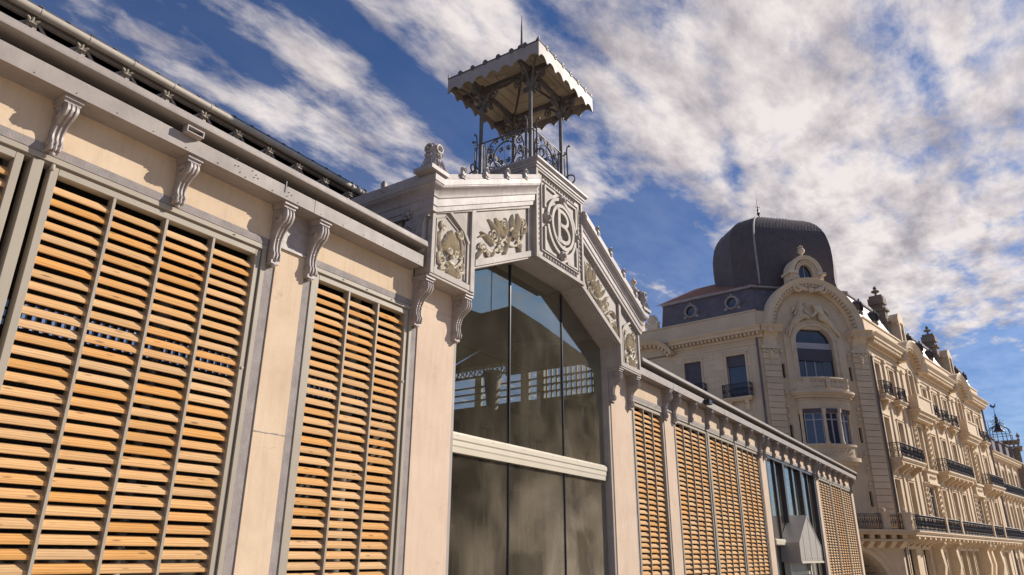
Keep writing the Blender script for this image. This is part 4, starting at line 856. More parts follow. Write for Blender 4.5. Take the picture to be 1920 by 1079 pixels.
def window(f, u0, u1, z0, z1, rise=0.0, o=-0.22, blind=0.0, bars=1, parent=None, glass='pane', fm='whitef', transom=0.72, shade=None, surround=True, depth=0.0):
    c = (u0 + u1) / 2; r = (u1 - u0) / 2; mb = MB(f); t = 0.055
    if rise: outer = [(u0, z0), (u1, z0)] + arc(c, z1 - rise, r, rise, 0, 180, 12)
    else: outer = [(u0, z0), (u1, z0), (u1, z1), (u0, z1)]
    w = part('window', MB(f), M[fm], parent or apt)
    mb.box(u0, u0 + t, o - 0.03, o + 0.03, z0, z1 - rise); mb.box(u1 - t, u1, o - 0.03, o + 0.03, z0, z1 - rise); mb.box(u0 + t, u1 - t, o - 0.03, o + 0.03, z0, z0 + t)
    if rise: mb.prism_path(arc(c, z1 - rise, r - t / 2, rise - t / 2, 0, 180, 12), t / 2, o - 0.03, o + 0.03)
    else: mb.box(u0 + t, u1 - t, o - 0.03, o + 0.03, z1 - t, z1)
    for b in range(1, bars + 1): x = u0 + (u1 - u0) * b / (bars + 1); mb.box(x - 0.04, x + 0.04, o - 0.028, o + 0.04, z0 + t, z1 - (rise if rise else t))
    if transom: zt_ = z0 + (z1 - z0) * transom; mb.box(u0 + t, u1 - t, o - 0.026, o + 0.036, zt_ - 0.035, zt_ + 0.035)
    me = mesh_of('window', mb); me.materials.append(M[fm]); w.data = me
    p = MB(f); p.ext(outer, 'y', o - 0.02, o - 0.012); part('pane', p, M[glass], w)
    if blind: p = MB(f); p.box(u0 + 0.01, u1 - 0.01, o + 0.045, o + 0.07, z1 - rise - (z1 - z0) * blind, z1 - rise - 0.002); part('blind', p, M['blind' if shade is None else shade], w)
    if surround:
        s = MB(f); e = 0.13
        if rise: s.prism_path([(u0 - e / 2, z0)] + [(u0 - e / 2, z1 - rise)] + arc(c, z1 - rise, r + e / 2, rise + e / 2, 180, 0, 14)[1:] + [(u1 + e / 2, z0)], e / 2, 0.003, 0.055 + depth)
        else: s.box(u0 - e, u0, 0.003, 0.05, z0, z1); s.box(u1, u1 + e, 0.003, 0.05, z0, z1); s.box(u0 - e, u1 + e, 0.003, 0.055, z1, z1 + e); s.box(u0 - e - 0.05, u1 + e + 0.05, 0.003, 0.12, z1 + e, z1 + e + 0.07)
        part('surround', s, M['stone2'], w)
    return w
def ironrail(f, u0, u1, z0, o, side=0.5, h=0.92, parent=None, bow=0.0):
    mb = MB(f); 
    def line(a, b, n):       # a,b = (u,o)
        L = hypot(b[0] - a[0], b[1] - a[1]); 
        P = lambda t: (a[0] + (b[0] - a[0]) * t, a[1] + (b[1] - a[1]) * t + bow * sin(pi * t))
        for z, r in ((z0 + h, 0.028), (z0 + h - 0.16, 0.016), (z0 + 0.05, 0.02), (z0 + 0.2, 0.014)): mb.tube([(*P(t / 6), z) for t in range(7)], r, 4)
        k = max(2, int(L / 0.16))
        for i in range(k + 1):
            p = P(i / k); mb.tube([(*p, z0), (*p, z0 + h)], 0.014 if i % 6 else 0.028, 4)
            if i < k:
                q = P((i + 0.5) / k); mb.tube([(*P(i / k), z0 + 0.24), (*q, z0 + 0.45), (*P(i / k), z0 + 0.70)], 0.013, 4); mb.tube([(*P((i + 1) / k), z0 + 0.24), (*q, z0 + 0.45), (*P((i + 1) / k), z0 + 0.70)], 0.013, 4)
                mb.ball((*q, z0 + h - 0.08), 0.04, 4); mb.ball((*q, z0 + 0.125), 0.035, 4)
                if i % 2 == 0: mb.ball((*P((i + 1) / k), z0 + 0.45), 0.055, 6, (1, 1, 1.3))
    if side: line((u0, 0.02), (u0, o), 3); line((u1, 0.02), (u1, o), 3)
    line((u0, o), (u1, o), 10)
    return part('iron_railing', mb, M['irond'], parent or apt)
def slab(f, u0, u1, z, o, cons=(), th=0.26, parent=None):
    pr = parent or apt; mb = MB(f); mb.box(u0, u1, 0.004, o, z - 0.10, z); mb.box(u0 + 0.05, u1 - 0.05, 0.004, o - 0.06, z - 0.18, z - 0.10); mb.box(u0 + 0.12, u1 - 0.12, 0.004, o - 0.14, z - th, z - 0.18); part('balcony_slab', mb, M['stone'], pr)
    for c in cons:
        mb = MB(f); P = [(0.004, z - th), (o - 0.18, z - th), (o - 0.16, z - th - 0.16), (o - 0.30, z - th - 0.26), (o * 0.35, z - th - 0.40), (0.12, z - th - 0.62), (0.004, z - th - 0.66)]
        mb.ext(P, 'x', c - 0.13, c + 0.13); part('console', mb, M['stone2'], pr)
def blocks(f, u0, u1, z0, z1, h=0.43, o=0.16, o0=0.003, name='stone_block'):
    z = z0; me = {}
    while z < z1 - 0.05:
        hh = min(h, z1 - z); k = round(hh, 3)
        if k not in me:
            m = MB(lambda a, b, c: tuple(Vector(f(a, b, c)) - Vector((*f(0, 0, 0)[:2], 0)))); m.box(u0, u1, o0, o, 0.0, hh - 0.028); me[k] = mesh_of(name, m, bevel=0.012); me[k].materials.append(M['stone'])
        place(name, me[k], apt, (*f(0, 0, 0)[:2], z)); z += h
def sweep_arc(mb, cu, cz, rx, rz, a0, a1, prof, n=20):
    rows = []
    for i in range(n + 1):
        a = radians(a0 + (a1 - a0) * i / n); rows.append([(cu + (rx + dr) * cos(a), o, cz + (rz + dr) * sin(a)) for dr, o in prof])
    mb.grid(rows, cu=True, cap=True)
CORN = [(0.003, 0.0), (0.10, 0.0), (0.14, 0.12), (0.16, 0.14), (0.16, 0.34), (0.22, 0.42), (0.62, 0.46), (0.66, 0.50), (0.66, 0.66), (0.76, 0.74), (0.86, 0.86), (0.88, 0.94), (0.003, 1.0)]
def cornice(f, u0, u1, z0, sc_=1.0, parent=None, dent=True, m='stone', sp=0.36):
    mb = MB(f); mb.ext([(a * sc_, z0 + b * sc_) for a, b in CORN], 'x', u0, u1); part('cornice', mb, M[m], parent or apt)
    if dent:
        me = MB(lambda a, b, c: tuple(Vector(f(a, b, c)) - Vector((*f(0, 0, 0)[:2], 0)))); me.box(-0.09 * sc_, 0.09 * sc_, 0.17 * sc_, 0.56 * sc_, 0.20 * sc_, 0.42 * sc_); mm = mesh_of('dentil', me); mm.materials.append(M['stone'])
        u = u0 + 0.2
        while u < u1 - 0.1: place('dentil', mm, parent or apt, (*f(u, 0, 0)[:2], z0)); u += sp * sc_
def urn(mb, c, s=1.0):
    mb.lathe([(0.22 * s, 0), (0.22 * s, 0.08 * s), (0.09 * s, 0.14 * s), (0.08 * s, 0.26 * s), (0.24 * s, 0.42 * s), (0.28 * s, 0.56 * s), (0.20 * s, 0.70 * s), (0.08 * s, 0.78 * s), (0.10 * s, 0.84 * s), (0.03 * s, 1.0 * s)], c, 10)

# --- left face
def LH(a, b, c, d): return (a, b, c, d)
wl = [(-5.75, -4.42, 12.4, 15.0), (-2.50, -1.10, 11.95, 15.0), (-2.50, -1.10, 7.3, 10.6), (-5.75, -4.42, 7.6, 10.6), (-9.6, -8.2, 12.2, 15.0)]
wallh(FL, -12.0, 0.0, -5, 16.2, wl)
for i, (a, b, c, d) in enumerate(wl):
    if i == 1: window(FL, a, b, c, d, bars=0, transom=0, blind=0.26, depth=0)
    elif i == 0: window(FL, a, b, c, d, bars=0, transom=0, blind=0.95)
    else: window(FL, a, b, c, d, blind=0.2)
# ashlar courses cut round the windows
def courses(f, u0, u1, z0, z1, holes, h=0.43, o=0.022):
    z = z0
    while z < z1 - 0.1:
        t = min(z + h, z1); cuts = sorted([(hh[0] - 0.16, hh[1] + 0.16) for hh in holes if hh[2] - 0.2 < t and hh[3] + 0.2 > z]); u = u0
        for a, b in cuts + [(u1, u1)]:
            if a - u > 0.1:
                n = max(1, round((a - u) / 1.25)); off = 0.5 * (int(round(z / h)) % 2)
                ed = [u] + [u + (a - u) * (i + off) / n for i in range(0 if off else 1, n) if (a - u) * (i + off) / n > 0.1] + [a]
                for p, q in zip(ed, ed[1:]): mb = MB(f); mb.box(p + 0.006, q - 0.006, 0.002, o, z + 0.008, t - 0.008); part('stone', mb, M['stone'], apt)
            u = max(u, b)
        z += h
courses(FL, -7.0, -0.75, 10.2, 15.55, wl[:4])
ap('string_course', FL, lambda m: (m.box(-12, -0.01, 0.003, 0.07, 15.57, 15.66), m.box(-12, -0.01, 0.003, 0.05, 15.9, 15.96)), 'stone')
cornice(FL, -6.6, 0.35, 16.0, 0.82)
ap('bow_cornice', FL, lambda m: sweep_arc(m, -8.7, 15.3, 2.0, 1.45, 15, 165, [(0, 0.003), (0, 0.12), (0.1, 0.5), (0.3, 0.66), (0.42, 0.72), (0.46, 0.003)], 16), 'stone')
ap('bow_tympanum', FL, lambda m: m.ext([(-10.7, 15.9)] + arc(-8.7, 15.3, 2.02, 1.47, 163, 17, 14) + [(-6.7, 15.9)], 'y', -0.3, 0.002), 'stone')
bd = MB(FL)
for i in range(13): a = radians(20 + 11.5 * i); u, z = -8.7 + 1.95 * cos(a), 15.3 + 1.42 * sin(a); bd.box(u - 0.08, u + 0.08, 0.1, 0.42, z - 0.1, z + 0.1)
part('bow_dentils', bd, M['stone'], apt, kind='stuff')
ap('parapet', FL, lambda m: (m.box(-12, 0.02, -0.9, 0.10, 16.83, 17.95), m.box(-12, 0.05, -0.95, 0.16, 17.96, 18.06)), 'stone')
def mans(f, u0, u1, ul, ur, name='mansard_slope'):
    ap(name, f, lambda m: m.grid([[(u0, -0.12, 18.03), (u1, -0.12, 18.03)], [(ul, -0.95, 20.12), (ur, -0.95, 20.12)]]), 'lead' if f is not FR else 'slate_glare')
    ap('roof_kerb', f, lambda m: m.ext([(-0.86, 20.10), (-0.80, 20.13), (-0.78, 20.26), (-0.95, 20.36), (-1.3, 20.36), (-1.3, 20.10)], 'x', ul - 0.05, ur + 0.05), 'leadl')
M['slate_glare'] = slate('slate_painted_sunlight', (0.50, 0.45, 0.43), (0.42, 0.38, 0.37), 3.2, 0.45)  # sun glare on the slate put into a paler base colour
mans(FL, -7.4, 0.0, -7.6, -0.42)
ap('tile_roof', FL, lambda m: m.grid([[(-8.3, -0.95, 20.30), (0.0, -1.05, 20.34)], [(-6.5, -5.0, 22.6), (0.0, -5.0, 22.7)]]), 'tile')
def oculus(f, u, z, o=-0.4, s=1.0, m='leadl'):
    mb = MB(f); sweep_arc(mb, u, z, 0.34 * s, 0.36 * s, 0, 360, [(0, o - 0.2), (0, o + 0.24), (0.07 * s, o + 0.28), (0.14 * s, o + 0.22), (0.17 * s, o - 0.2)], 20)
    mb.box(u - 0.55 * s, u - 0.33 * s, o - 0.2, o + 0.18, z - 0.5 * s, z - 0.30 * s); mb.box(u + 0.33 * s, u + 0.55 * s, o - 0.2, o + 0.18, z - 0.5 * s, z - 0.30 * s); mb.ball((u, o + 0.14, z + 0.58 * s), 0.09 * s, 6)
    d = part('oculus_dormer', mb, M[m], apt, smooth=50); g_ = MB(f); g_.ext(arc(u, z, 0.335 * s, 0.355 * s, 0, 360, 16)[:-1], 'y', o + 0.02, o + 0.03); part('pane', g_, M['pane'], d)
oculus(FL, -5.0, 19.05, -0.45, 1.1); oculus(FL, -1.75, 19.05, -0.45, 1.1)
slab(FL, -2.85, -0.75, 11.92, 0.5, (-2.4, -1.2)); ironrail(FL, -2.80, -0.80, 11.93, 0.46)
slab(FL, -6.05, -4.1, 12.32, 0.42, (-5.6, -4.6)); ironrail(FL, -6.0, -4.15, 12.33, 0.38)
ap('downpipe', FL, lambda m: m.tube([(-0.10, 0.12, 16.0), (-0.10, 0.12, -3)], 0.07, 8), 'lead', smooth=50)
def pinn(m):
    m.box(-10.3, -9.1, -0.6, 0.12, 18.0, 20.9); m.box(-10.5, -8.9, -0.7, 0.24, 20.9, 21.1); m.ext([(-10.4, 21.1), (-9.0, 21.1), (-9.25, 21.7), (-9.7, 21.95), (-10.15, 21.7)], 'y', -0.6, 0.16); urn(m, (-9.7, -0.2, 21.95), 1.0)
ap('gable_pinnacle', FL, pinn, 'stone2', smooth=40)
def shell(m):
    m.box(-8.5, -7.6, -0.2, 0.2, 18.06, 18.5)
    for k in range(-3, 4): a = radians(90 + 20 * k); m.tube([(-8.05, 0.15, 18.5), (-8.05 + 0.35 * cos(a), 0.2, 18.5 + 0.5 * sin(a)), (-8.05 + 0.5 * cos(a), 0.05, 18.5 + 0.75 * sin(a))], [0.1, 0.12, 0.06], 6)
    for s in (-1, 1): m.tube([(a, 0.15, b) for a, b in scroll(-8.05 + 0.45 * s, 18.45, 0.2, 90, 1.2, 0.05, sgn=-s)], 0.06, 6)
ap('parapet_shell', FL, shell, 'stone2', smooth=50)

# --- chamfered corner bay
CU = 4.18
arcw = (CU - 1.42, CU + 1.42, 12.9, 17.05, 1.2)
bow = (CU - 1.9, CU + 1.9, 8.5, 11.0)
slits = [(1.50, 1.74, 13.15, 14.2), (6.60, 6.84, 13.15, 14.2), (1.50, 1.74, 8.85, 9.95), (6.60, 6.84, 8.85, 9.95), (6.60, 6.84, 4.7, 5.7), (1.5, 1.74, 4.7, 5.7)]
low = [(CU - 1.2, CU + 1.2, 3.6, 6.4)]
gar = (CU - 2.9, CU + 2.9, -5, 2.2, 2.4)
wallh(FM, 0.0, 8.35, -5, 18.0, [arcw, bow, gar] + slits + low)
ap('wall_return', FM, lambda m: m.box(0.36, 8.0, -3.3, -3.2, -5, 17.9), 'dark')
blocks(FM, 0.16, 1.34, 3.3, 15.2); blocks(FM, 7.02, 8.20, 3.3, 15.2)
for u in (0.75, 7.61):
    ap('capital', FM, lambda m: (m.box(u - 0.68, u + 0.68, 0.004, 0.24, 15.2, 15.38), m.box(u - 0.60, u + 0.60, 0.004, 0.20, 15.38, 15.5), m.ext([(0.004, 15.5), (0.2, 15.5), (0.24, 15.9), (0.5, 16.35), (0.55, 16.6), (0.004, 16.6)], 'x', u - 0.5, u + 0.5)), 'stone2')
    ap('drop_ornament', FM, lambda m: ([m.ball((u, 0.2, 14.9 - 0.22 * k), 0.16 - 0.025 * k, 8) for k in range(5)], [m.tube([(a, 0.22, b) for a, b in scroll(u + 0.22 * s, 15.0, 0.16, 90, 1.2, 0.04, sgn=s)], 0.045, 5) for s in (-1, 1)]), 'stone2', smooth=50)
    ap('entablature_block', FM, lambda m: m.ext([(a, 16.0 + b * 0.82) for a, b in CORN], 'x', u - 0.78, u + 0.78), 'stone')
for a, b, c, d in slits:
    ap('slit_window', FM, lambda m: m.box(a, b, -0.2, -0.18, c, d), 'pane')
    ap('slit_surround', FM, lambda m: m.prism_path([(a - 0.05, c + 0.12)] + arc((a + b) / 2, d - 0.12, 0.17, 0.17, 180, 0, 8) + [(b + 0.05, c + 0.12)] + arc((a + b) / 2, c + 0.12, 0.17, 0.17, 0, -180, 8), 0.035, 0.003, 0.05), 'stone2')
ACZ = 16.55
ap('arch_cornice', FM, lambda m: sweep_arc(m, CU, ACZ, 3.05, 3.35, -4, 184, [(-0.12, 0.003), (-0.10, 0.12), (0.0, 0.16), (0.03, 0.26), (0.20, 0.30), (0.24, 0.62), (0.42, 0.68), (0.52, 0.76), (0.62, 0.80), (0.66, 0.74), (0.66, -0.3), (0.2, -0.3), (-0.12, -0.3)], 44), 'stone', smooth=30)
dm = []
for i in range(39):
    a = radians(-2 + 184 * (i + 0.5) / 39); r1, r2 = 3.06, 3.36; t = atan2(r2 * cos(a), -r1 * sin(a)); u, z = CU + (r1 + 0.12) * cos(a), ACZ + (r2 + 0.12) * sin(a)
    ca, sa = cos(a), sin(a); P = [(u - 0.10 * sa * s1 + 0.09 * ca * s2, z + 0.10 * ca * s1 + 0.09 * sa * s2) for s1, s2 in ((-1, -1), (1, -1), (1, 1), (-1, 1))]
    ap('dentil', FM, lambda m: m.ext(P, 'y', 0.24, 0.55), 'stone')
ap('arch_infill', FM, lambda m: (m.ext([(CU - 3.1, 17.9)] + [(p[0], p[1]) for p in arc(CU, ACZ, 3.1, 3.4, 156, 24, 24)] + [(CU + 3.1, 17.9)], 'y', -0.35, 0.002),), 'stone')
ap('arch_bead', FM, lambda m: sweep_arc(m, CU, ACZ, 2.72, 2.98, 0, 180, [(0, 0.003), (0, 0.07), (0.07, 0.1), (0.1, 0.003)], 40), 'stone2', smooth=40)
# lead-clad barrel behind the arch
ap('barrel_roof', FM, lambda m: m.grid([[(CU + 3.68 * cos(radians(a)), o, ACZ + 3.98 * sin(radians(a))) for a in range(0, 181, 8)] for o in (0.55, -2.6)]), 'lead', smooth=60)
for s in (-1, 1): ap('bay_pilaster', FM, lambda m: (m.box(CU + s * 1.98 - 0.32, CU + s * 1.98 + 0.32, 0.003, 0.10, 12.2, 16.3)), 'stone')
w_ = window(FM, *arcw[:4], rise=1.2, o=-0.24, bars=3, transom=0, surround=False, blind=0.32, shade='blind')
ap('window_head_band', FM, lambda m: (m.box(arcw[0] + 0.03, arcw[1] - 0.03, -0.28, -0.15, 15.42, 15.86)), 'whitef', parent=w_)
ap('blind', FM, lambda m: m.box(arcw[0] + 0.02, arcw[1] - 0.02, -0.19, -0.12, 14.55, 15.42), 'blind', parent=w_)
ap('side_leaf', FM, lambda m: m.box(arcw[1] - 0.72, arcw[1] - 0.04, -0.20, -0.16, 12.9, 14.55), 'pane', parent=w_)
ap('arch_architrave', FM, lambda m: (m.prism_path([(CU - 1.56, 12.9), (CU - 1.56, 15.85)] + arc(CU, 15.85, 1.56, 1.36, 180, 0, 22)[1:] + [(CU + 1.56, 12.9)], 0.13, 0.003, 0.14), m.prism_path([(CU - 1.76, 12.9), (CU - 1.76, 15.85)] + arc(CU, 15.85, 1.76, 1.56, 180, 0, 22)[1:] + [(CU + 1.76, 12.9)], 0.06, 0.003, 0.20)), 'stone2')
# relief of two reclining figures over the window: one continuous body each
def relief_fig(pts, rad, edges, name):
    me = bpy.data.meshes.new(name); me.from_pydata([FM(*p) for p in pts], edges, []); o = link(name, me, apt, -base_of(apt))
    sk = o.modifiers.new('skin', 'SKIN'); 
    for i, r in enumerate(rad): me.skin_vertices[0].data[i].radius = (r, r)
    me.skin_vertices[0].data[0].use_root = True
    o.modifiers.new('sub', 'SUBSURF').levels = 2; o.modifiers['sub'].render_levels = 2
    me.materials.append(M['stone2']); return o
def add_skin(me):
    pass
def fig(name, pts, rad, edges):
    me = bpy.data.meshes.new(name); me.from_pydata([FM(*p) for p in pts], edges, [])
    tmp = bpy.data.objects.new(name, me); col.objects.link(tmp)
    bm = bmesh.new(); bm.from_mesh(me); lay = bm.verts.layers.skin.verify()
    for v, r in zip(bm.verts, rad): v[lay].radius = (r, r)
    bm.verts.ensure_lookup_table(); bm.verts[0][lay].use_root = True; bm.to_mesh(me); bm.free()
    tmp.modifiers.new('skin', 'SKIN'); s = tmp.modifiers.new('sub', 'SUBSURF'); s.levels = 2; s.render_levels = 2
    dg = bpy.context.evaluated_depsgraph_get(); m2 = bpy.data.meshes.new_from_object(tmp.evaluated_get(dg)); bpy.data.objects.remove(tmp)
    m2.materials.clear(); m2.materials.append(M['stone2']); m2.polygons.foreach_set('use_smooth', [True] * len(m2.polygons))
    return link(name, m2, apt, -base_of(apt))
Z0 = 17.55
fig('relief_figure', [(CU - 1.0, 0.22, Z0 + 0.05), (CU - 0.85, 0.28, Z0 + 0.5), (CU - 0.88, 0.30, Z0 + 0.95), (CU - 0.86, 0.30, Z0 + 1.08), (CU - 0.84, 0.32, Z0 + 1.28), (CU - 0.60, 0.34, Z0 + 0.70), (CU - 0.35, 0.36, Z0 + 0.35), (CU - 0.05, 0.34, Z0 + 0.22), (CU - 1.12, 0.30, Z0 + 0.62), (CU - 1.35, 0.28, Z0 + 0.2), (CU - 0.55, 0.36, Z0 + 0.18), (CU - 0.25, 0.36, Z0 - 0.02), (CU - 1.55, 0.26, Z0 - 0.35), (CU - 1.85, 0.24, Z0 - 1.0), (CU - 1.95, 0.22, Z0 - 1.45)],
    [0.26, 0.24, 0.22, 0.10, 0.17, 0.10, 0.085, 0.06, 0.10, 0.08, 0.19, 0.12, 0.18, 0.13, 0.08], [(0, 1), (1, 2), (2, 3), (3, 4), (2, 5), (5, 6), (6, 7), (2, 8), (8, 9), (0, 10), (10, 11), (0, 12), (12, 13), (13, 14)])
fig('relief_figure', [(CU + 0.95, 0.24, Z0 + 0.10), (CU + 0.72, 0.30, Z0 + 0.48), (CU + 0.42, 0.34, Z0 + 0.78), (CU + 0.32, 0.34, Z0 + 0.88), (CU + 0.16, 0.36, Z0 + 1.0), (CU + 0.30, 0.36, Z0 + 0.45), (CU + 0.12, 0.38, Z0 + 0.28), (CU - 0.12, 0.36, Z0 + 0.12), (CU + 0.62, 0.34, Z0 + 1.02), (CU + 0.95, 0.30, Z0 + 0.82), (CU + 0.62, 0.36, Z0 + 0.05), (CU + 0.50, 0.36, Z0 + 0.28), (CU + 1.35, 0.26, Z0 - 0.25), (CU + 1.72, 0.24, Z0 - 0.80), (CU + 2.05, 0.22, Z0 - 1.15)],
    [0.27, 0.24, 0.22, 0.10, 0.17, 0.10, 0.085, 0.06, 0.10, 0.08, 0.19, 0.12, 0.18, 0.13, 0.08], [(0, 1), (1, 2), (2, 3), (3, 4), (2, 5), (5, 6), (6, 7), (2, 8), (8, 9), (0, 10), (10, 11), (0, 12), (12, 13), (13, 14)])
def drapery(m):
    rnd = random.Random(4)
    for s in (-1, 1):
        for k in range(9):
            u0_ = CU + s * (0.7 + 0.13 * k); z0_ = Z0 + 0.2 - 0.10 * k; m.tube([(u0_, 0.10, z0_), (u0_ + s * 0.25, 0.16, z0_ - 0.3 - 0.05 * rnd.random()), (u0_ + s * (0.42 + 0.1 * rnd.random()), 0.06, z0_ - 0.75 - 0.2 * rnd.random())], [0.06, 0.09, 0.03], 5)
        for k in range(6): m.ball((CU + s * (0.3 + 0.2 * rnd.random()), 0.22, Z0 + 0.9 + 0.2 * rnd.random()), 0.11, 6)
        m.tube([(CU + s * 0.9, 0.05, Z0 + 1.0), (CU + s * 1.25, 0.14, Z0 + 0.75), (CU + s * 1.5, 0.05, Z0 + 0.4)], [0.03, 0.16, 0.04], 6)
ap('relief_drapery', FM, drapery, 'stone2', smooth=60)
def keystone(m):
    for s in (-1, 1):
        m.tube([(a, 0.6, b) for a, b in scroll(CU + s * 0.95, 19.75, 0.36, 90, 1.2, 0.08, sgn=-s)], 0.11, 6)
        m.tube([(CU + s * 1.2, 0.55, 20.1), (CU + s * 0.75, 0.65, 19.7), (CU + s * 0.25, 0.6, 19.65)], [0.08, 0.17, 0.08], 6)
        for k in range(4): m.ball((CU + s * (0.35 + 0.2 * k), 0.62, 19.62 + 0.05 * k), 0.13, 6)
    m.ball((CU, 0.65, 19.6), 0.22, 8)
ap('crest_carving', FM, keystone, 'stone2', smooth=60)
# oeil-de-boeuf crowning the arch
OC = (CU + 0.02, 20.95)
ap('oculus_surround', FM, lambda m: (sweep_arc(m, OC[0], OC[1], 0.56, 0.78, 0, 360, [(0, -0.6), (0, 0.30), (0.06, 0.36), (0.20, 0.34), (0.22, 0.42), (0.30, 0.44), (0.34, 0.30), (0.34, -0.6)], 32),
    sweep_arc(m, OC[0], OC[1] + 0.12, 0.92, 1.02, 0, 180, [(0, -0.6), (0, 0.42), (0.10, 0.50), (0.22, 0.56), (0.30, 0.56), (0.34, 0.46), (0.34, -0.6)], 24)), 'stone2', smooth=40)
for s in (-1, 1): ap('oculus_shoulder', FM, lambda m: (m.box(OC[0] + s * 1.12 - 0.34, OC[0] + s * 1.12 + 0.34, -0.6, 0.60, 20.92, 21.12), m.box(OC[0] + s * 1.05 - 0.24, OC[0] + s * 1.05 + 0.24, -0.6, 0.46, 20.45, 20.92), m.ball((OC[0] + s * 1.0, 0.48, 20.68), 0.18, 8)), 'stone2')
ap('oculus_pane', FM, lambda m: m.ext(arc(OC[0], OC[1], 0.55, 0.77, 0, 360, 24)[:-1], 'y', 0.04, 0.06), 'pane'); ap('oculus_bar', FM, lambda m: m.box(OC[0] - 0.03, OC[0] + 0.03, 0.065, 0.1, 20.18, 21.72), 'whitef')
ap('oculus_roof', FM, lambda m: m.grid([[(OC[0] + 1.2 * cos(radians(a)), o, 21.05 + 1.28 * sin(radians(a))) for a in range(0, 181, 12)] for o in (0.3, -1.4)]), 'lead', smooth=60)
mb = MB(FM); urn(mb, (OC[0], 0.1, 22.38), 1.0); [mb.ball((OC[0] + 0.14 * cos(a), 0.1 + 0.14 * sin(a), 23.2), 0.09, 6) for a in (0, 1.26, 2.5, 3.8, 5.0)]; part('urn', mb, M['stone2'], apt, smooth=50)
# stone balcony and bow window below
def curve_o(u, k=1.15, w=2.05): t = max(-1, min(1, (u - CU) / w)); return k * max(0, 1 - t ** 4) ** 0.5
def bowring(m, w, k, z0, z1, n=24, inner=0.0):
    o_ = [(CU + w * cos(radians(180 - 180 * i / n)), k * sin(radians(180 - 180 * i / n)) ** 0.8) for i in range(n + 1)]; m.ext(o_ + [(CU + w, -0.05), (CU - w, -0.05)], 'z', z0, z1)
ap('bow_cornice_slab', FM, lambda m: (bowring(m, 2.35, 1.25, 12.02, 12.18), bowring(m, 2.28, 1.15, 11.9, 12.02), bowring(m, 2.15, 1.02, 11.72, 11.9), bowring(m, 2.0, 0.88, 10.98, 11.72)), 'stone', smooth=40)
ap('balcony_floor', FM, lambda m: bowring(m, 2.05, 1.02, 12.18, 12.36), 'stone', smooth=40)
n = 24
bp_ = [(CU + 1.98 * cos(radians(180 - 180 * i / n)), 0.95 * sin(radians(180 - 180 * i / n)) ** 0.8) for i in range(n + 1)]
ap('balustrade_rail', FM, lambda m: m.tube([(u, o, 13.06) for u, o in bp_], 0.10, 6), 'stone', smooth=50)
bal = MB(lambda a, b, c: (a, b, c)); bal.lathe([(0.075, 12.36), (0.075, 12.42), (0.045, 12.46), (0.08, 12.58), (0.075, 12.66), (0.04, 12.84), (0.05, 12.92), (0.07, 12.96)], (0, 0, 0), 8); bme = mesh_of('baluster', bal, 50); bme.materials.append(M['stone'])
for i in range(1, n * 2):
    t = i / (n * 2); a = radians(180 - 180 * t); u, o = CU + 1.98 * cos(a), 0.95 * max(0, sin(a)) ** 0.8
    if 0.02 < t < 0.98 and not (0.47 < t < 0.53 or 0.22 < t < 0.27 or 0.73 < t < 0.78): place('baluster', bme, apt, (*FM(u, o, 0)[:2], 0))
for t in (0.02, 0.245, 0.5, 0.755, 0.98):
    a = radians(180 - 180 * t); u, o = CU + 1.98 * cos(a), 0.95 * max(0, sin(a)) ** 0.8; ap('balustrade_pier', FM, lambda m: m.box(u - 0.16, u + 0.16, o - 0.11, o + 0.12, 12.36, 13.12), 'stone')
ap('bow_dentil_band', FM, lambda m: [m.box(CU + 2.0 * cos(radians(a)) - 0.05, CU + 2.0 * cos(radians(a)) + 0.05, 0, 0.90 * sin(radians(a)) ** 0.8 + 0.07, 11.56, 11.68) for a in range(8, 176, 5)], 'stone', kind='stuff')
bw = [(CU - 1.62, 0.18, CU - 0.62, 0.74), (CU - 0.46, 0.80, CU + 0.46, 0.80), (CU + 0.62, 0.74, CU + 1.62, 0.18)]
for a, oa, b, ob in bw:
    p0, p1 = FM(a, oa, 0), FM(b, ob, 0); fw = face((p0[0], p0[1]), math.degrees(atan2(p1[1] - p0[1], p1[0] - p0[0]))); L_ = hypot(p1[0] - p0[0], p1[1] - p0[1])
    window(fw, 0.0, L_, 8.62, 10.72, bars=1, transom=0.78, o=-0.05, glass='blueg', surround=False); ap('shutter_box', fw, lambda m: m.box(-0.06, L_ + 0.06, -0.04, 0.16, 10.72, 10.97), 'blind')
colm = MB(); colm.lathe([(0.16, 8.62), (0.16, 8.74), (0.11, 8.80), (0.10, 10.6), (0.12, 10.66), (0.17, 10.80), (0.17, 10.97)], (0, 0, 0), 10); cme = mesh_of('column', colm, 50); cme.materials.append(M['stone'])
for u, o in ((CU - 1.78, 0.12), (CU - 0.54, 0.84), (CU + 0.54, 0.84), (CU + 1.78, 0.12)): place('column', cme, apt, (*FM(u, o, 0)[:2], 0))
ap('bow_sill', FM, lambda m: (bowring(m, 2.0, 0.95, 8.48, 8.62), bowring(m, 1.9, 0.86, 7.75, 8.48), bowring(m, 2.1, 1.05, 7.5, 7.75), bowring(m, 1.9, 0.9, 7.3, 7.5), bowring(m, 1.5, 0.72, 6.95, 7.3), bowring(m, 1.0, 0.5, 6.6, 6.95)), 'stone', smooth=40)
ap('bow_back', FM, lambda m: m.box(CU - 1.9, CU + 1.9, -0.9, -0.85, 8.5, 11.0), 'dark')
ap('sill_relief', FM, lambda m: [m.ball((CU - 1.2 + 0.16 * k, 0.86 * sin(math.acos(max(-1, min(1, (-1.2 + 0.16 * k) / 1.9)))) ** 0.8 + 0.0, 8.15 + 0.09 * (-1) ** k), 0.085, 6) for k in range(16)], 'stone2', smooth=60)
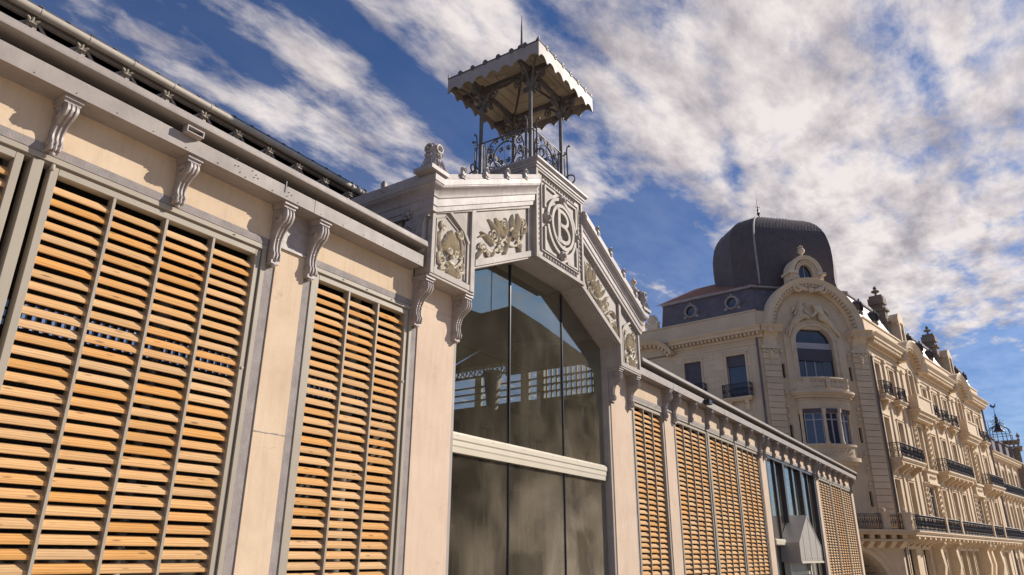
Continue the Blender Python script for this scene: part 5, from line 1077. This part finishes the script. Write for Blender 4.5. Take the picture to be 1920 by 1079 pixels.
ap('wall_ornament', FM, lambda m: [(m.ball((CU + s * 2.62, 0.05, z), 0.13, 8), m.tube([(a, 0.07, b) for a, b in scroll(CU + s * 2.6, z - 0.3, 0.13, 90, 1.2, 0.04, sgn=s)], 0.04, 5)) for s in (-1, 1) for z in (15.1, 12.2, 11.2, 10.5, 8.2, 7.2, 6.2)], 'stone2', smooth=60)
window(FM, *low[0], blind=0.15, bars=1)
# first-floor stone balcony over the carriage arch
ap('gate_cornice', FM, lambda m: (m.box(-0.6, 8.9, 0.004, 1.25, 3.10, 3.26), m.box(-0.5, 8.8, 0.004, 1.1, 2.95, 3.10), m.box(-0.3, 8.6, 0.004, 0.85, 2.55, 2.68)), 'stone')
for k in range(11): ap('cornice_block', FM, lambda m: m.ext([(0.004, 2.12), (0.3, 2.12), (0.8, 2.50), (0.8, 2.95), (0.004, 2.95)], 'x', 0.15 + 0.78 * k, 0.5 + 0.78 * k), 'stone2')
for u in (0.2, 6.75, 8.25): ap('balcony_pier', FM, lambda m: (m.box(u - 0.24, u + 0.24, 0.72, 1.16, 3.26, 4.20), m.box(u - 0.3, u + 0.3, 0.66, 1.22, 4.20, 4.32), m.ball((u, 0.94, 4.42), 0.16, 8)), 'stone')
ironrail(FM, 0.44, 6.5, 3.27, 0.94, side=0, h=0.95); ironrail(FM, 6.98, 8.0, 3.27, 0.94, side=0, h=0.95); ironrail(FM, 8.48, 9.3, 3.27, 0.94, side=0, h=0.95)
ap('gate_arch', FM, lambda m: (sweep_arc(m, CU, -0.2, 2.9, 2.4, 0, 180, [(0, -0.34), (0, 0.1), (0.3, 0.16), (0.34, 0.06), (0.7, 0.10), (0.74, -0.34)], 32),), 'stone', smooth=40)
ap('gate_voussoirs', FM, lambda m: [m.box(CU + 2.45 * cos(radians(a)) - 0.06, CU + 2.45 * cos(radians(a)) + 0.06, -2.4, -0.36, -0.2 + 2.0 * sin(radians(a)) - 0.05, -0.2 + 2.0 * sin(radians(a)) + 0.05) for a in range(10, 180, 14)], 'stoned', kind='stuff')
ap('gate_vault', FM, lambda m: m.grid([[(CU + 2.9 * cos(radians(a)), o, -0.2 + 2.4 * sin(radians(a))) for a in range(0, 181, 10)] for o in (-0.35, -3.1)]), 'stone')
# mansard and dome
ap('parapet', FM, lambda m: m.box(0.0, 8.35, -0.9, 0.02, 16.84, 18.0), 'stone')
ap('mansard_slope', FM, lambda m: m.grid([[(0.0, -0.12, 18.0), (8.35, -0.12, 18.0)], [(0.42, -0.95, 20.12), (8.0, -0.95, 20.12)]]), 'lead')
ap('roof_kerb', FM, lambda m: m.ext([(-0.86, 20.10), (-0.74, 20.13), (-0.72, 20.28), (-0.95, 20.38), (-3.0, 20.42), (-3.0, 20.10)], 'x', 0.3, 8.1), 'leadl')
DC = (4.25, -4.3)
plan = [(1.12, -0.9), (7.40, -0.9), (8.9, -2.8), (8.9, -5.8), (7.40, -7.7), (1.12, -7.7), (-0.1, -5.6), (-0.1, -2.5)]
prof = [(20.36, 1.03), (20.6, 1.0), (21.0, 0.985), (21.6, 0.985), (22.4, 1.0), (23.2, 1.005), (23.9, 1.0), (24.5, 0.98), (25.1, 0.95), (25.6, 0.90), (26.05, 0.83), (26.4, 0.74), (26.68, 0.63), (26.86, 0.51), (26.95, 0.42), (26.98, 0.36)]
def sub(plan_, k=4):
    o_ = []
    for i, p in enumerate(plan_):
        q = plan_[(i + 1) % len(plan_)]
        for j in range(k): o_.append((p[0] + (q[0] - p[0]) * j / k, p[1] + (q[1] - p[1]) * j / k))
    return o_
ap('dome', FM, lambda m: m.grid([[(DC[0] + (u - DC[0]) * s, DC[1] + (o - DC[1]) * s, z) for u, o in plan] for z, s in prof], cu=True, cap=True), 'slate', smooth=24)
for i in (0,): u, o = plan[i]; ap('dome_hip', FM, lambda m: m.tube([(DC[0] + (u - DC[0]) * s, DC[1] + (o - DC[1]) * s, z + 0.02) for z, s in prof], 0.075, 6), 'leadl', smooth=50)
ap('dome_cresting', FM, lambda m: (m.box(DC[0] - 1.3, DC[0] + 1.3, DC[1] - 1.3, DC[1] + 1.3, 26.95, 27.08), [m.box(DC[0] - 1.3 + 0.26 * k, DC[0] - 1.2 + 0.26 * k, DC[1] + 1.2, DC[1] + 1.3, 27.08, 27.18) for k in range(10)]), 'slate')
mb = MB(FM); mb.lathe([(0.16, 27.0), (0.12, 27.2), (0.05, 27.3), (0.14, 27.45), (0.05, 27.6), (0.10, 27.75), (0.04, 27.9), (0.03, 28.4), (0.01, 28.9)], (DC[0] - 1.25, DC[1] + 1.25, 0), 8); mb.tube([(DC[0] - 1.45, DC[1] + 1.25, 28.05), (DC[0] - 1.05, DC[1] + 1.25, 28.05)], 0.02, 4); part('dome_finial', mb, M['irond'], apt, smooth=50)

# --- right face: pattern of bays
WR = []      # windows (u0,u1,z0,z1,...)
wc = {'A': (1.42, 4.52), 'P': (9.35,), 'B': (13.05, 16.15, 19.3), 'Q': (24.3,), 'C': (27.7, 31.1)}
std = [c for k in 'ABC' for c in wc[k]]
def top(c): return (c - 0.56, c + 0.56, 12.45, 14.85)
def f3(c): return (c - 0.6, c + 0.6, 8.05, 10.9)
def f2(c): return (c - 0.6, c + 0.6, 3.35, 6.62)
holes = []
for c in std: holes += [top(c), f3(c), f2(c)]
holes += [(c - 0.78, c + 0.78, -3.6, 2.1) for c in (2.0, 5.2, 13.0, 15.2, 17.4, 19.6, 28.0, 31.0)]
for c in (9.35, 24.3): holes += [(c - 0.62, c + 0.62, 12.4, 15.75, 0.62), (c - 0.5, c + 0.5, 7.9, 11.2), (c - 0.75, c + 0.75, 3.35, 6.65), (c - 0.7, c + 0.7, -3.6, 2.0)]
wallh(FR, 0.0, 34.0, -6, 16.3, holes, o0=-0.45)
ap('end_wall', FR, lambda m: m.box(33.6, 34.0, -8, -0.45, -6, 18.0), 'stone'); ap('back_wall', FR, lambda m: m.box(0.5, 33.6, -1.5, -1.4, -6, 17.9), 'dark')
rnd = random.Random(11)
for c in std:
    window(FR, *top(c), o=-0.30, blind=0.10 + 0.6 * rnd.random() * (rnd.random() < 0.6), glass='pane', shade='transom' if rnd.random() < 0.5 else None); window(FR, *f3(c), o=-0.30, blind=0.08 + 0.5 * rnd.random() * (rnd.random() < 0.5), shade='transom' if rnd.random() < 0.6 else None); window(FR, *f2(c), o=-0.30, blind=0.12 + 0.2 * rnd.random(), shade='transom' if rnd.random() < 0.3 else None)
for h in holes:
    if h[3] == 2.1: window(FR, *h, o=-0.3, blind=0.0, bars=1, fm='darkframe')
for c in (9.35, 24.3):
    window(FR, c - 0.62, c + 0.62, 12.4, 15.75, rise=0.62, o=-0.25, bars=1, depth=0.1); window(FR, c - 0.5, c + 0.5, 7.9, 11.2, o=-0.2, blind=0.1); window(FR, c - 0.75, c + 0.75, 3.35, 6.65, o=-0.1, bars=1, transom=0.8); window(FR, c - 0.7, c + 0.7, -3.6, 2.0, o=-0.3, fm='darkframe')
# pilaster strips, quoined piers and string courses
for u in (0.35, 2.97, 6.1, 7.35, 11.35, 14.6, 17.72, 20.9, 22.2, 26.3, 29.4, 32.7):
    wd = 0.28 if u not in (2.97, 14.6, 17.72, 29.4) else 0.16
    ap('pilaster', FR, lambda m: (m.box(u - wd, u + wd, 0.003, 0.12, 12.3, 15.3), m.box(u - wd - 0.06, u + wd + 0.06, 0.003, 0.2, 15.1, 15.3)), 'stone')
    ap('pilaster', FR, lambda m: m.box(u - wd * 0.8, u + wd * 0.8, 0.003, 0.09, 3.3, 11.9), 'stone')
for u in (7.75, 10.95, 22.7, 25.9):       # carved strips beside the oriels
    z = 3.4; qm = MB(lambda a, b, c: tuple(Vector(FR(a, b, c)) - Vector((*FR(0, 0, 0)[:2], 0)))); qm.box(-0.30, 0.30, 0.004, 0.20, 0, 0.30); qm.ball((0, 0.2, 0.16), 0.17, 6, (1, 1, 0.8)); qme = mesh_of('carved_block', qm, bevel=0.02); qme.materials.append(M['stone2'])
    while z < 11.6:
        if not 6.9 < z < 7.6: place('carved_block', qme, apt, (*FR(u, 0, 0)[:2], z))
        z += 0.40
for (a, b) in ((7.2, 11.5), (22.15, 26.45)):      # oriel bays with stone balustrade panel
    c = (a + b) / 2
    ap('oriel_cornice', FR, lambda m: (m.box(a - 0.1, b + 0.1, 0.003, 0.95, 12.1, 12.26), m.box(a, b, 0.003, 0.8, 11.85, 12.1), m.box(a + 0.1, b - 0.1, 0.003, 0.6, 11.55, 11.85)), 'stone')
    ap('parapet_panel', FR, lambda m: (m.box(a + 0.05, b - 0.05, 0.62, 0.78, 12.26, 13.3), m.box(a, b, 0.56, 0.86, 13.3, 13.42), m.box(a + 0.05, a + 0.2, 0.2, 0.62, 12.26, 13.3), m.box(b - 0.2, b - 0.05, 0.2, 0.62, 12.26, 13.3), m.box(a + 0.05, a + 0.5, 0.78, 0.84, 12.26, 13.3), m.box(b - 0.5, b - 0.05, 0.78, 0.84, 12.26, 13.3)), 'stone')
    ap('oriel_spandrel', FR, lambda m: (m.box(a + 0.9, b - 0.9, 0.003, 0.30, 6.9, 7.7), m.box(a + 0.8, b - 0.8, 0.003, 0.45, 7.7, 7.86), m.box(a + 0.8, b - 0.8, 0.003, 0.4, 6.75, 6.9), [m.ball((c - 0.6 + 0.3 * k, 0.3, 7.3), 0.13, 8) for k in range(5)]), 'stone2')
    ap('bow_cornice', FR, lambda m: sweep_arc(m, c, 15.9, 2.0, 1.35, 0, 180, [(0, 0.003), (0.02, 0.20), (0.18, 0.26), (0.22, 0.60), (0.40, 0.66), (0.56, 0.80), (0.68, 0.88), (0.80, 0.80), (0.82, -0.2), (0, -0.2)], 24), 'stone', smooth=30)
    ap('bow_tympanum', FR, lambda m: m.ext([(c - 2.05, 16.25)] + arc(c, 15.9, 2.05, 1.4, 165, 15, 16) + [(c + 2.05, 16.25)], 'y', -0.3, 0.002), 'stone')
    bd = MB(FR)
    for i in range(15): q = radians(6 + 12 * i); u, z = c + 2.1 * cos(q), 15.9 + 1.45 * sin(q); bd.box(u - 0.08, u + 0.08, 0.2, 0.52, z - 0.08, z + 0.08)
    part('bow_dentils', bd, M['stone'], apt, kind='stuff')
    # tall dormer chimney on the parapet
    def dorm(m):
        m.box(c - 0.55, c + 0.55, -0.6, 0.10, 16.6, 19.7); m.box(c - 0.72, c + 0.72, -0.7, 0.22, 19.7, 19.86); m.box(c - 0.62, c - 0.42, 0.1, 0.22, 17.2, 19.7); m.box(c + 0.42, c + 0.62, 0.1, 0.22, 17.2, 19.7)
        m.ext([(c - 0.72, 19.86)] + arc(c, 19.86, 0.72, 0.7, 180, 0, 12)[1:], 'y', -0.5, 0.2); m.ball((c - 0.72, 0.14, 19.55), 0.12, 8); m.ball((c + 0.72, 0.14, 19.55), 0.12, 8)
    ap('dormer', FR, dorm, 'stone2', smooth=40); ap('dormer_void', FR, lambda m: m.box(c - 0.30, c + 0.30, 0.11, 0.13, 17.5, 19.2), 'pane')
    ap('chimney', FR, lambda m: (m.box(c - 1.7, c - 0.95, -1.5, -0.4, 18.2, 20.6), m.box(c - 1.8, c - 0.85, -1.6, -0.3, 19.6, 19.8), m.box(c - 1.85, c - 0.8, -1.65, -0.25, 20.6, 20.8)), 'stoned')
    ap('chimney_neck', FR, lambda m: (m.box(c - 1.62, c - 1.03, -1.4, -0.5, 20.8, 21.2), m.box(c - 1.78, c - 0.87, -1.55, -0.35, 21.2, 21.75), m.box(c - 1.66, c - 0.99, -1.45, -0.45, 21.75, 22.0)), 'stoned')
    mb = MB(FR); mb.lathe([(0.12, 22.0), (0.08, 22.25), (0.32, 22.38), (0.32, 22.46), (0.09, 22.58), (0.16, 22.72), (0.04, 22.9)], (c - 1.32, -0.95, 0), 10); part('chimney_pot', mb, M['stoned'], apt, smooth=50)
for a, b in ((0.0, 7.3), (11.45, 22.2), (26.4, 34.4)): cornice(FR, a, b, 15.9, 0.95, sp=0.34)
ap('architrave', FR, lambda m: (m.box(0.0, 34.0, 0.003, 0.08, 15.35, 15.44), m.box(0, 34, 0.003, 0.05, 15.7, 15.76)), 'stone')
ap('parapet', FR, lambda m: (m.box(0.0, 34.0, -1.0, 0.06, 16.8, 17.95), m.box(0.0, 34.0, -1.05, 0.14, 17.96, 18.08), m.box(0, 34, 0.061, 0.10, 16.86, 17.0)), 'stone')
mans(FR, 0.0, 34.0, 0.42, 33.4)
ap('flat_roof', FR, lambda m: m.box(-2, 33.6, -9, -1.3, 20.05, 20.3), 'lead')
for u in (0.9, 4.3, 12.9, 16.1, 19.4, 28.2, 31.5): oculus(FR, u, 19.1, -0.42, 1.0, 'darkframe')
# balconies
for c in std: slab(FR, c - 0.95, c + 0.95, 12.4, 0.62, (c,), th=0.34); ironrail(FR, c - 0.88, c + 0.88, 12.41, 0.55, bow=0.16)
for a, b, cs in ((0.4, 5.9, (0.9, 2.6, 3.4, 5.3)), (12.0, 20.4, (12.4, 14.2, 15.4, 16.9, 18.2, 20.0)), (26.8, 32.5, (27.2, 28.8, 30.2, 32.0))):
    slab(FR, a, b, 8.0, 0.95, cs, th=0.34); ironrail(FR, a + 0.06, b - 0.06, 8.01, 0.88, h=0.95)
slab(FR, -0.2, 34.0, 3.24, 1.15, [0.7 + 1.25 * k for k in range(27)], th=0.36)
for a, b in ((0.3, 7.2), (7.5, 9.3), (9.5, 11.4), (11.7, 16.2), (16.4, 22.0), (22.4, 24.2), (24.4, 26.3), (26.6, 34.0)): ironrail(FR, a, b, 3.25, 1.05, side=0, h=0.98)
for u in (7.35, 11.55, 22.2, 26.45): ap('balcony_pier', FR, lambda m: (m.box(u - 0.13, u + 0.13, 0.95, 1.18, 3.25, 4.3), m.ball((u, 1.06, 4.38), 0.12, 6)), 'stone')
for u in (7.2, 11.4, 21.3, 22.9, 26.2): # scrolled ground floor piers
    ap('scroll_pier', FR, lambda m: (m.ext([(0.004, 2.75), (0.7, 2.75), (0.75, 2.4), (0.5, 2.15), (0.55, 1.7), (0.62, 1.0), (0.42, 0.0), (0.30, -1.2), (0.004, -2.5)], 'x', u - 0.28, u + 0.28), m.ball((u, 0.66, 2.5), 0.26, 8, (1.2, 1, 1))), 'stone2', smooth=30)
for s_ in (6.9, 8.6): pass
ap('downpipe', FR, lambda m: m.tube([(0.12, 0.14, 15.3), (0.12, 0.14, -4)], 0.075, 8), 'lead', smooth=50); ap('downpipe', FR, lambda m: m.tube([(33.7, 0.2, 16), (33.7, 0.2, -4)], 0.09, 8), 'lead', smooth=50)

# --- next house along the street
FN = face(FR(34.35, -0.3, 0)[:2], -10)
nh = thing('neighbour_house', 'lower cream stone house with dark dormers at the far right end of the street', 'house', FN(6, -3, -5))
hn = [(1.6 + 3.3 * k, 2.9 + 3.3 * k, z, z + 2.4) for k in range(5) for z in (-0.9, 4.3, 8.0)]
wallh(FN, 0, 18, -6, 11.3, hn, parent=nh)
for h in hn: window(FN, *h, bars=1, parent=nh, o=-0.2, fm='whitef')
cornice(FN, 0, 18, 11.2, 0.8, parent=nh, sp=0.5)
ap('mansard_slope', FN, lambda m: (m.grid([[(0, 0.0, 12.0), (18, 0.0, 12.0)], [(0, -1.1, 13.6), (18, -1.1, 13.6)]]), m.box(0, 18, -8, -1.1, 11.5, 13.6)), 'slate_glare', parent=nh)
for u in (3.6, 7.0, 10.4, 14): ap('dormer', FN, lambda m: (m.box(u - 0.7, u + 0.7, -1.2, 0.1, 12.0, 13.5), m.box(u - 0.85, u + 0.85, -1.2, 0.25, 13.5, 13.65)), 'lead', parent=nh)
slab(FN, 0.1, 17.8, 7.9, 0.6, [1 + 1.65 * k for k in range(10)], parent=nh); ironrail(FN, 0.1, 17.8, 7.91, 0.55, side=0, parent=nh); slab(FN, 0.1, 17.8, 3.3, 0.9, [1 + 1.65 * k for k in range(10)], parent=nh); ironrail(FN, 0.1, 17.8, 3.31, 0.8, side=0, parent=nh)
for u in (0.4, 4.0, 7.3, 10.6): ap('pilaster', FN, lambda m: m.box(u - 0.3, u + 0.3, 0.003, 0.16, -6, 11.2), 'stone', parent=nh)
tw = thing('stone_tower', 'dark stone tower head with balustrade rising behind the far right house', 'tower', (105, -7.3, -5))
TC = (105.0, -7.75)
part('tower_wall', MB().box(TC[0] - 1.6, TC[0] + 1.6, TC[1] - 1.6, TC[1] + 1.6, -6, 13.7), M['stoned'], tw)
mb = MB(); mb.box(TC[0] - 1.9, TC[0] + 1.9, TC[1] - 1.9, TC[1] + 1.9, 13.7, 13.9); mb.box(TC[0] - 1.8, TC[0] + 1.8, TC[1] - 1.8, TC[1] + 1.8, 14.5, 14.65); part('tower_cornice', mb, M['stoned'], tw)
for k in range(8): part('baluster', MB().box(TC[0] - 1.8, TC[0] - 1.6, TC[1] - 1.65 + 0.44 * k, TC[1] - 1.45 + 0.44 * k, 13.9, 14.5), M['stoned'], tw)
for s in (-1, 1): mb = MB(); urn(mb, (TC[0] - 1.7, TC[1] + 1.7 * s, 14.65), 0.8); part('urn', mb, M['stoned'], tw, smooth=50)
cage = thing('bell_cage', 'black wrought iron bell cage topped by a weathercock against the sky', 'bell cage', (TC[0], TC[1], 14.65))
for k in range(8):
    a = k * pi / 4 + 0.2; part('rib', MB().tube([(TC[0] + r * cos(a), TC[1] + r * sin(a), z) for r, z in ((1.25, 14.65), (1.22, 15.6), (1.12, 16.1), (0.8, 16.45), (0.35, 16.65), (0.1, 16.75))], 0.045, 5), M['irond'], cage)
for r, z in ((1.23, 15.5), (0.8, 16.45)): part('hoop', MB().tube([(TC[0] + r * cos(i * pi / 12), TC[1] + r * sin(i * pi / 12), z) for i in range(24)], 0.035, 5, closed=True), M['irond'], cage)
part('bell', MB().lathe([(0.62, 15.95), (0.56, 16.05), (0.40, 16.25), (0.34, 16.6), (0.2, 16.8), (0.05, 16.9)], (TC[0], TC[1], 0), 14), M['irond'], cage, smooth=50)
mb = MB(); rnd = random.Random(5)
for i in range(46): a = rnd.random() * 6.28; r = 0.15 + 0.55 * rnd.random(); z = 16.75 + 0.75 * rnd.random(); mb.tube([(TC[0], TC[1], 16.7), (TC[0] + r * cos(a), TC[1] + r * sin(a), z)], 0.02, 3); mb.ball((TC[0] + r * cos(a), TC[1] + r * sin(a), z), 0.06, 4)
part('iron_flowers', mb, M['irond'], cage, kind='stuff')
mb = MB(); mb.lathe([(0.1, 16.9), (0.2, 17.6), (0.06, 17.8), (0.12, 17.95), (0.03, 18.1), (0.025, 18.9)], (TC[0], TC[1], 0), 6); mb.tube([(TC[0] - 0.3, TC[1] + 0.3, 17.75), (TC[0] + 0.3, TC[1] - 0.3, 17.75)], 0.03, 4); part('spire', mb, M['irond'], cage)
ck = MB(lambda a, b, c: (TC[0] + 0.1 * a + b, TC[1] - a, c)); ck.ext([(-0.34, 19.25), (-0.30, 19.0), (-0.1, 18.86), (0.1, 18.86), (0.2, 19.0), (0.30, 19.32), (0.22, 19.36), (0.12, 19.12), (-0.08, 19.08), (-0.2, 19.3)], 'y', -0.03, 0.03); part('weathercock', ck, M['irond'], cage)
for dy, z in ((0.9, 17.4), (1.5, 16.4)): part('antenna', MB().tube([(TC[0], TC[1] + dy, 14.0), (TC[0], TC[1] + dy + 0.05, z)], 0.02, 4), M['irond'], tw)

# ------------------------------------------------------------------ house across the street, seen in the portal glass
op = thing('opposite_house', 'plain rendered house across the street, seen reflected in the portal glass', 'house', (42, -20, -2))
FO = lambda u, o, z: (u, -20 + o, z)
ho = [(33.2 + 3.4 * k, 34.5 + 3.4 * k, z, z + 2.3) for k in range(7) for z in (-0.5, 3.2, 6.9, 10.6)]
mbw = wallh(FO, 32, 58, -6, 14.0, ho, parent=op, m='opp')
for h in ho:
    part('window', MB().box(h[0], h[1], -20.25, -20.2, h[2], h[3]), M['pane'], op)
part('gable_wall', MB().ext([(32, 14.0), (58, 14.0), (58, 16.5), (51, 17.2), (44, 18.1), (40.2, 18.4), (36.4, 16.7), (32, 16.5)], 'y', -20.3, -20.0), M['oppd'], op)
part('cornice_line', MB().box(32, 58, -19.99, -19.85, 14.0, 14.15), M['opp'], op)
part('body', MB().box(32, 58, -28, -20.4, -6, 14.0), M['opp'], op)
an = thing('television_antenna', 'thin aerial on the opposite roof, visible only as a reflection in the glass', 'antenna', (39.0, -21, 14.1))
mb = MB(); mb.tube([(39.0, -21, 14.0), (39.0, -21, 21.4)], 0.04, 4); mb.tube([(38.2, -21, 21.1), (40.2, -21, 20.9)], 0.03, 4); [mb.tube([(38.4 + 0.25 * k, -21.4, 21.05), (38.4 + 0.25 * k, -20.6, 21.05)], 0.02, 3) for k in range(7)]; part('mast', mb, M['seal'], an)
